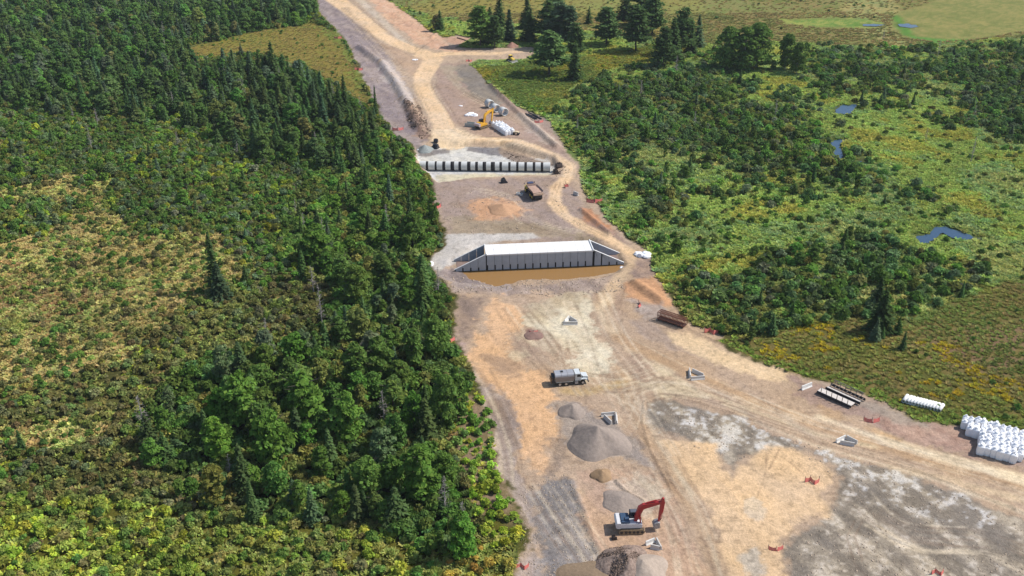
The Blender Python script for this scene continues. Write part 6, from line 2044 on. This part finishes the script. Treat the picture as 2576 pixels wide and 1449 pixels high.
for key, l2 in bk.items():
    l2.sort(key=lambda i: U0[i])
    for j, i in enumerate(l2):
        o = bpy.data.objects.new('shrub', SH_O[i % 6])
        C.objects.link(o)
        o.location = (X[i], Y[i], hz(X[i], Y[i]) - .04)
        o.rotation_euler = (0, 0, random.uniform(0, 6.28))
        s_ = float(S_[i])
        o.scale = (s_, s_, s_ * random.uniform(.8, 1.2))
        o.color = (*TT[i], 1)
        tag(o, f'{key[0]} {key[1]}' if len(l2) == 1 else f'{key[0]} {key[1]}, {ordn[j]} from left', 'shrub', 'shrubs of the flats beside the woods')
k = ~ind
scatter('shrubbery', 'dense low shrubs and bushes covering the wetland beside the site', SHRUBS, X[k], Y[k], S_[k], TT[k], sz=S_[k] * (.75 + .5 * rs.rand(k.sum())), tilt=.2, seed=1)

# sedges, grasses and goldenrod
X, Y, rs = grid_pts(1.05, 6, 98, 560)
Xb, Yb, _r = grid_pts(2.2, 16, 560, 760)
X, Y = np.concatenate([X, Xb]), np.concatenate([Y, Yb])
U, V, U0, V0, nz, n2, ds, z = species('g', X, Y, .3, rs)
left = (U0 < 1300) & ~((U0 > 985) & (V0 < 262) & (Y > 300))
q = patchy(rs, X, Y, 22, 93, .72)
n3 = fbm(X, Y, 12, 71, 3) - .5
p = np.zeros(len(X))
S_ = np.full(len(X), .9)
TT = np.tile(SEDG, (len(X), 1))
setz(z['low_l'], .35, .9, np.where((q < .5)[:, None], OLIV * 1.2, np.where((q < .8)[:, None], TANY * .6, YLGR * .8)))
setz(z['sedgel'], .95, 1.0, np.where((q < .55)[:, None], TANY * .95, np.where((q < .8)[:, None], T(.19, .20, .08), T(.17, .125, .065))))
setz(z['bright'], .4, 1.0, np.where((q < .5)[:, None], T(.20, .24, .05), OLIV * 1.3))
setz(z['verge'], .25, .6, np.where((q < .5)[:, None], T(.2, .2, .05), BRGR))
setz(z['fieldl'], .35, .6, np.where((q < .5)[:, None], T(.125, .105, .045), T(.105, .11, .04)))
sedge = np.where((q < .55)[:, None], SEDG, np.where((q < .8)[:, None], SEDB, T(.22, .23, .09)))
yel = (n3 > .06)[:, None]
setz(z['right'], .92, 1.05, np.where(yel & (q < .3)[:, None], T(.17, .175, .045), sedge * np.array([.78, .85, .85])))
setz(z['thick'], .6, 1.0, np.where((q < .5)[:, None], OLIV, sedge * .75))
setz(z['gold'], .9, .8, np.where((q < .22)[:, None], T(.15, .135, .03), np.where((q < .6)[:, None], T(.105, .12, .035), T(.07, .10, .03))))
gold = (n3 + n2 * .7 > .13) & z['olive']
setz(z['olive'], .85, .62, np.where((q < .55)[:, None], T(.105, .115, .036), np.where((q < .8)[:, None], T(.12, .105, .045), T(.08, .10, .032))))
TT[gold & (q < .6)] = GOLD * .55
setz(z['hill'], .3, .9, np.where((q < .6)[:, None], T(.13, .11, .055), T(.10, .105, .045)))
setz(z['mown'], 0, .5, OLIV)
edge = (ds < 0) & (ds > -3.5) & ~left & (V0 > 830)
setz(edge, .9, .6, T(.10, .14, .035))
p *= (ds < -.35) & ~z['pond']
k = rs.rand(len(X)) < p
TT = vary(TT[k] * (1 + nz[k][:, None] * .5), rs, .18, .10)
scatter('grass', 'sedges, grass tufts and goldenrod covering the meadows', TUFTS, X[k], Y[k], S_[k] * (.7 + .6 * rs.rand(k.sum())), TT, zoff=-.02, tilt=.1, seed=2)
print('scatter counts', len(cand), int(k.sum()))
for o_ in ():
    if o_.parent is None and 'label' in o_ and not 4 <= len(o_['label'].split()) <= 16:
        print('LONG', len(o_['label'].split()), o_['label'])

# ------------------------------------------------------------------ a little summer haze
hm = bpy.data.materials.new('haze')
hm.use_nodes = True
hn = hm.node_tree
for n in list(hn.nodes):
    hn.nodes.remove(n)
pv = hn.nodes.new('ShaderNodeVolumePrincipled')
pv.inputs['Color'].default_value = (.80, .88, 1.0, 1)
pv.inputs['Density'].default_value = .00007
pv.inputs['Anisotropy'].default_value = .1
ho = hn.nodes.new('ShaderNodeOutputMaterial')
hn.links.new(pv.outputs[0], ho.inputs['Volume'])
hb_ = MB().box((0, 2700, 55.0), (140000, 12000, 124)).build('haze', hm)
tag(hb_, 'thin pale summer haze over the whole site', kind='stuff')
S.cycles.volume_bounces = 0
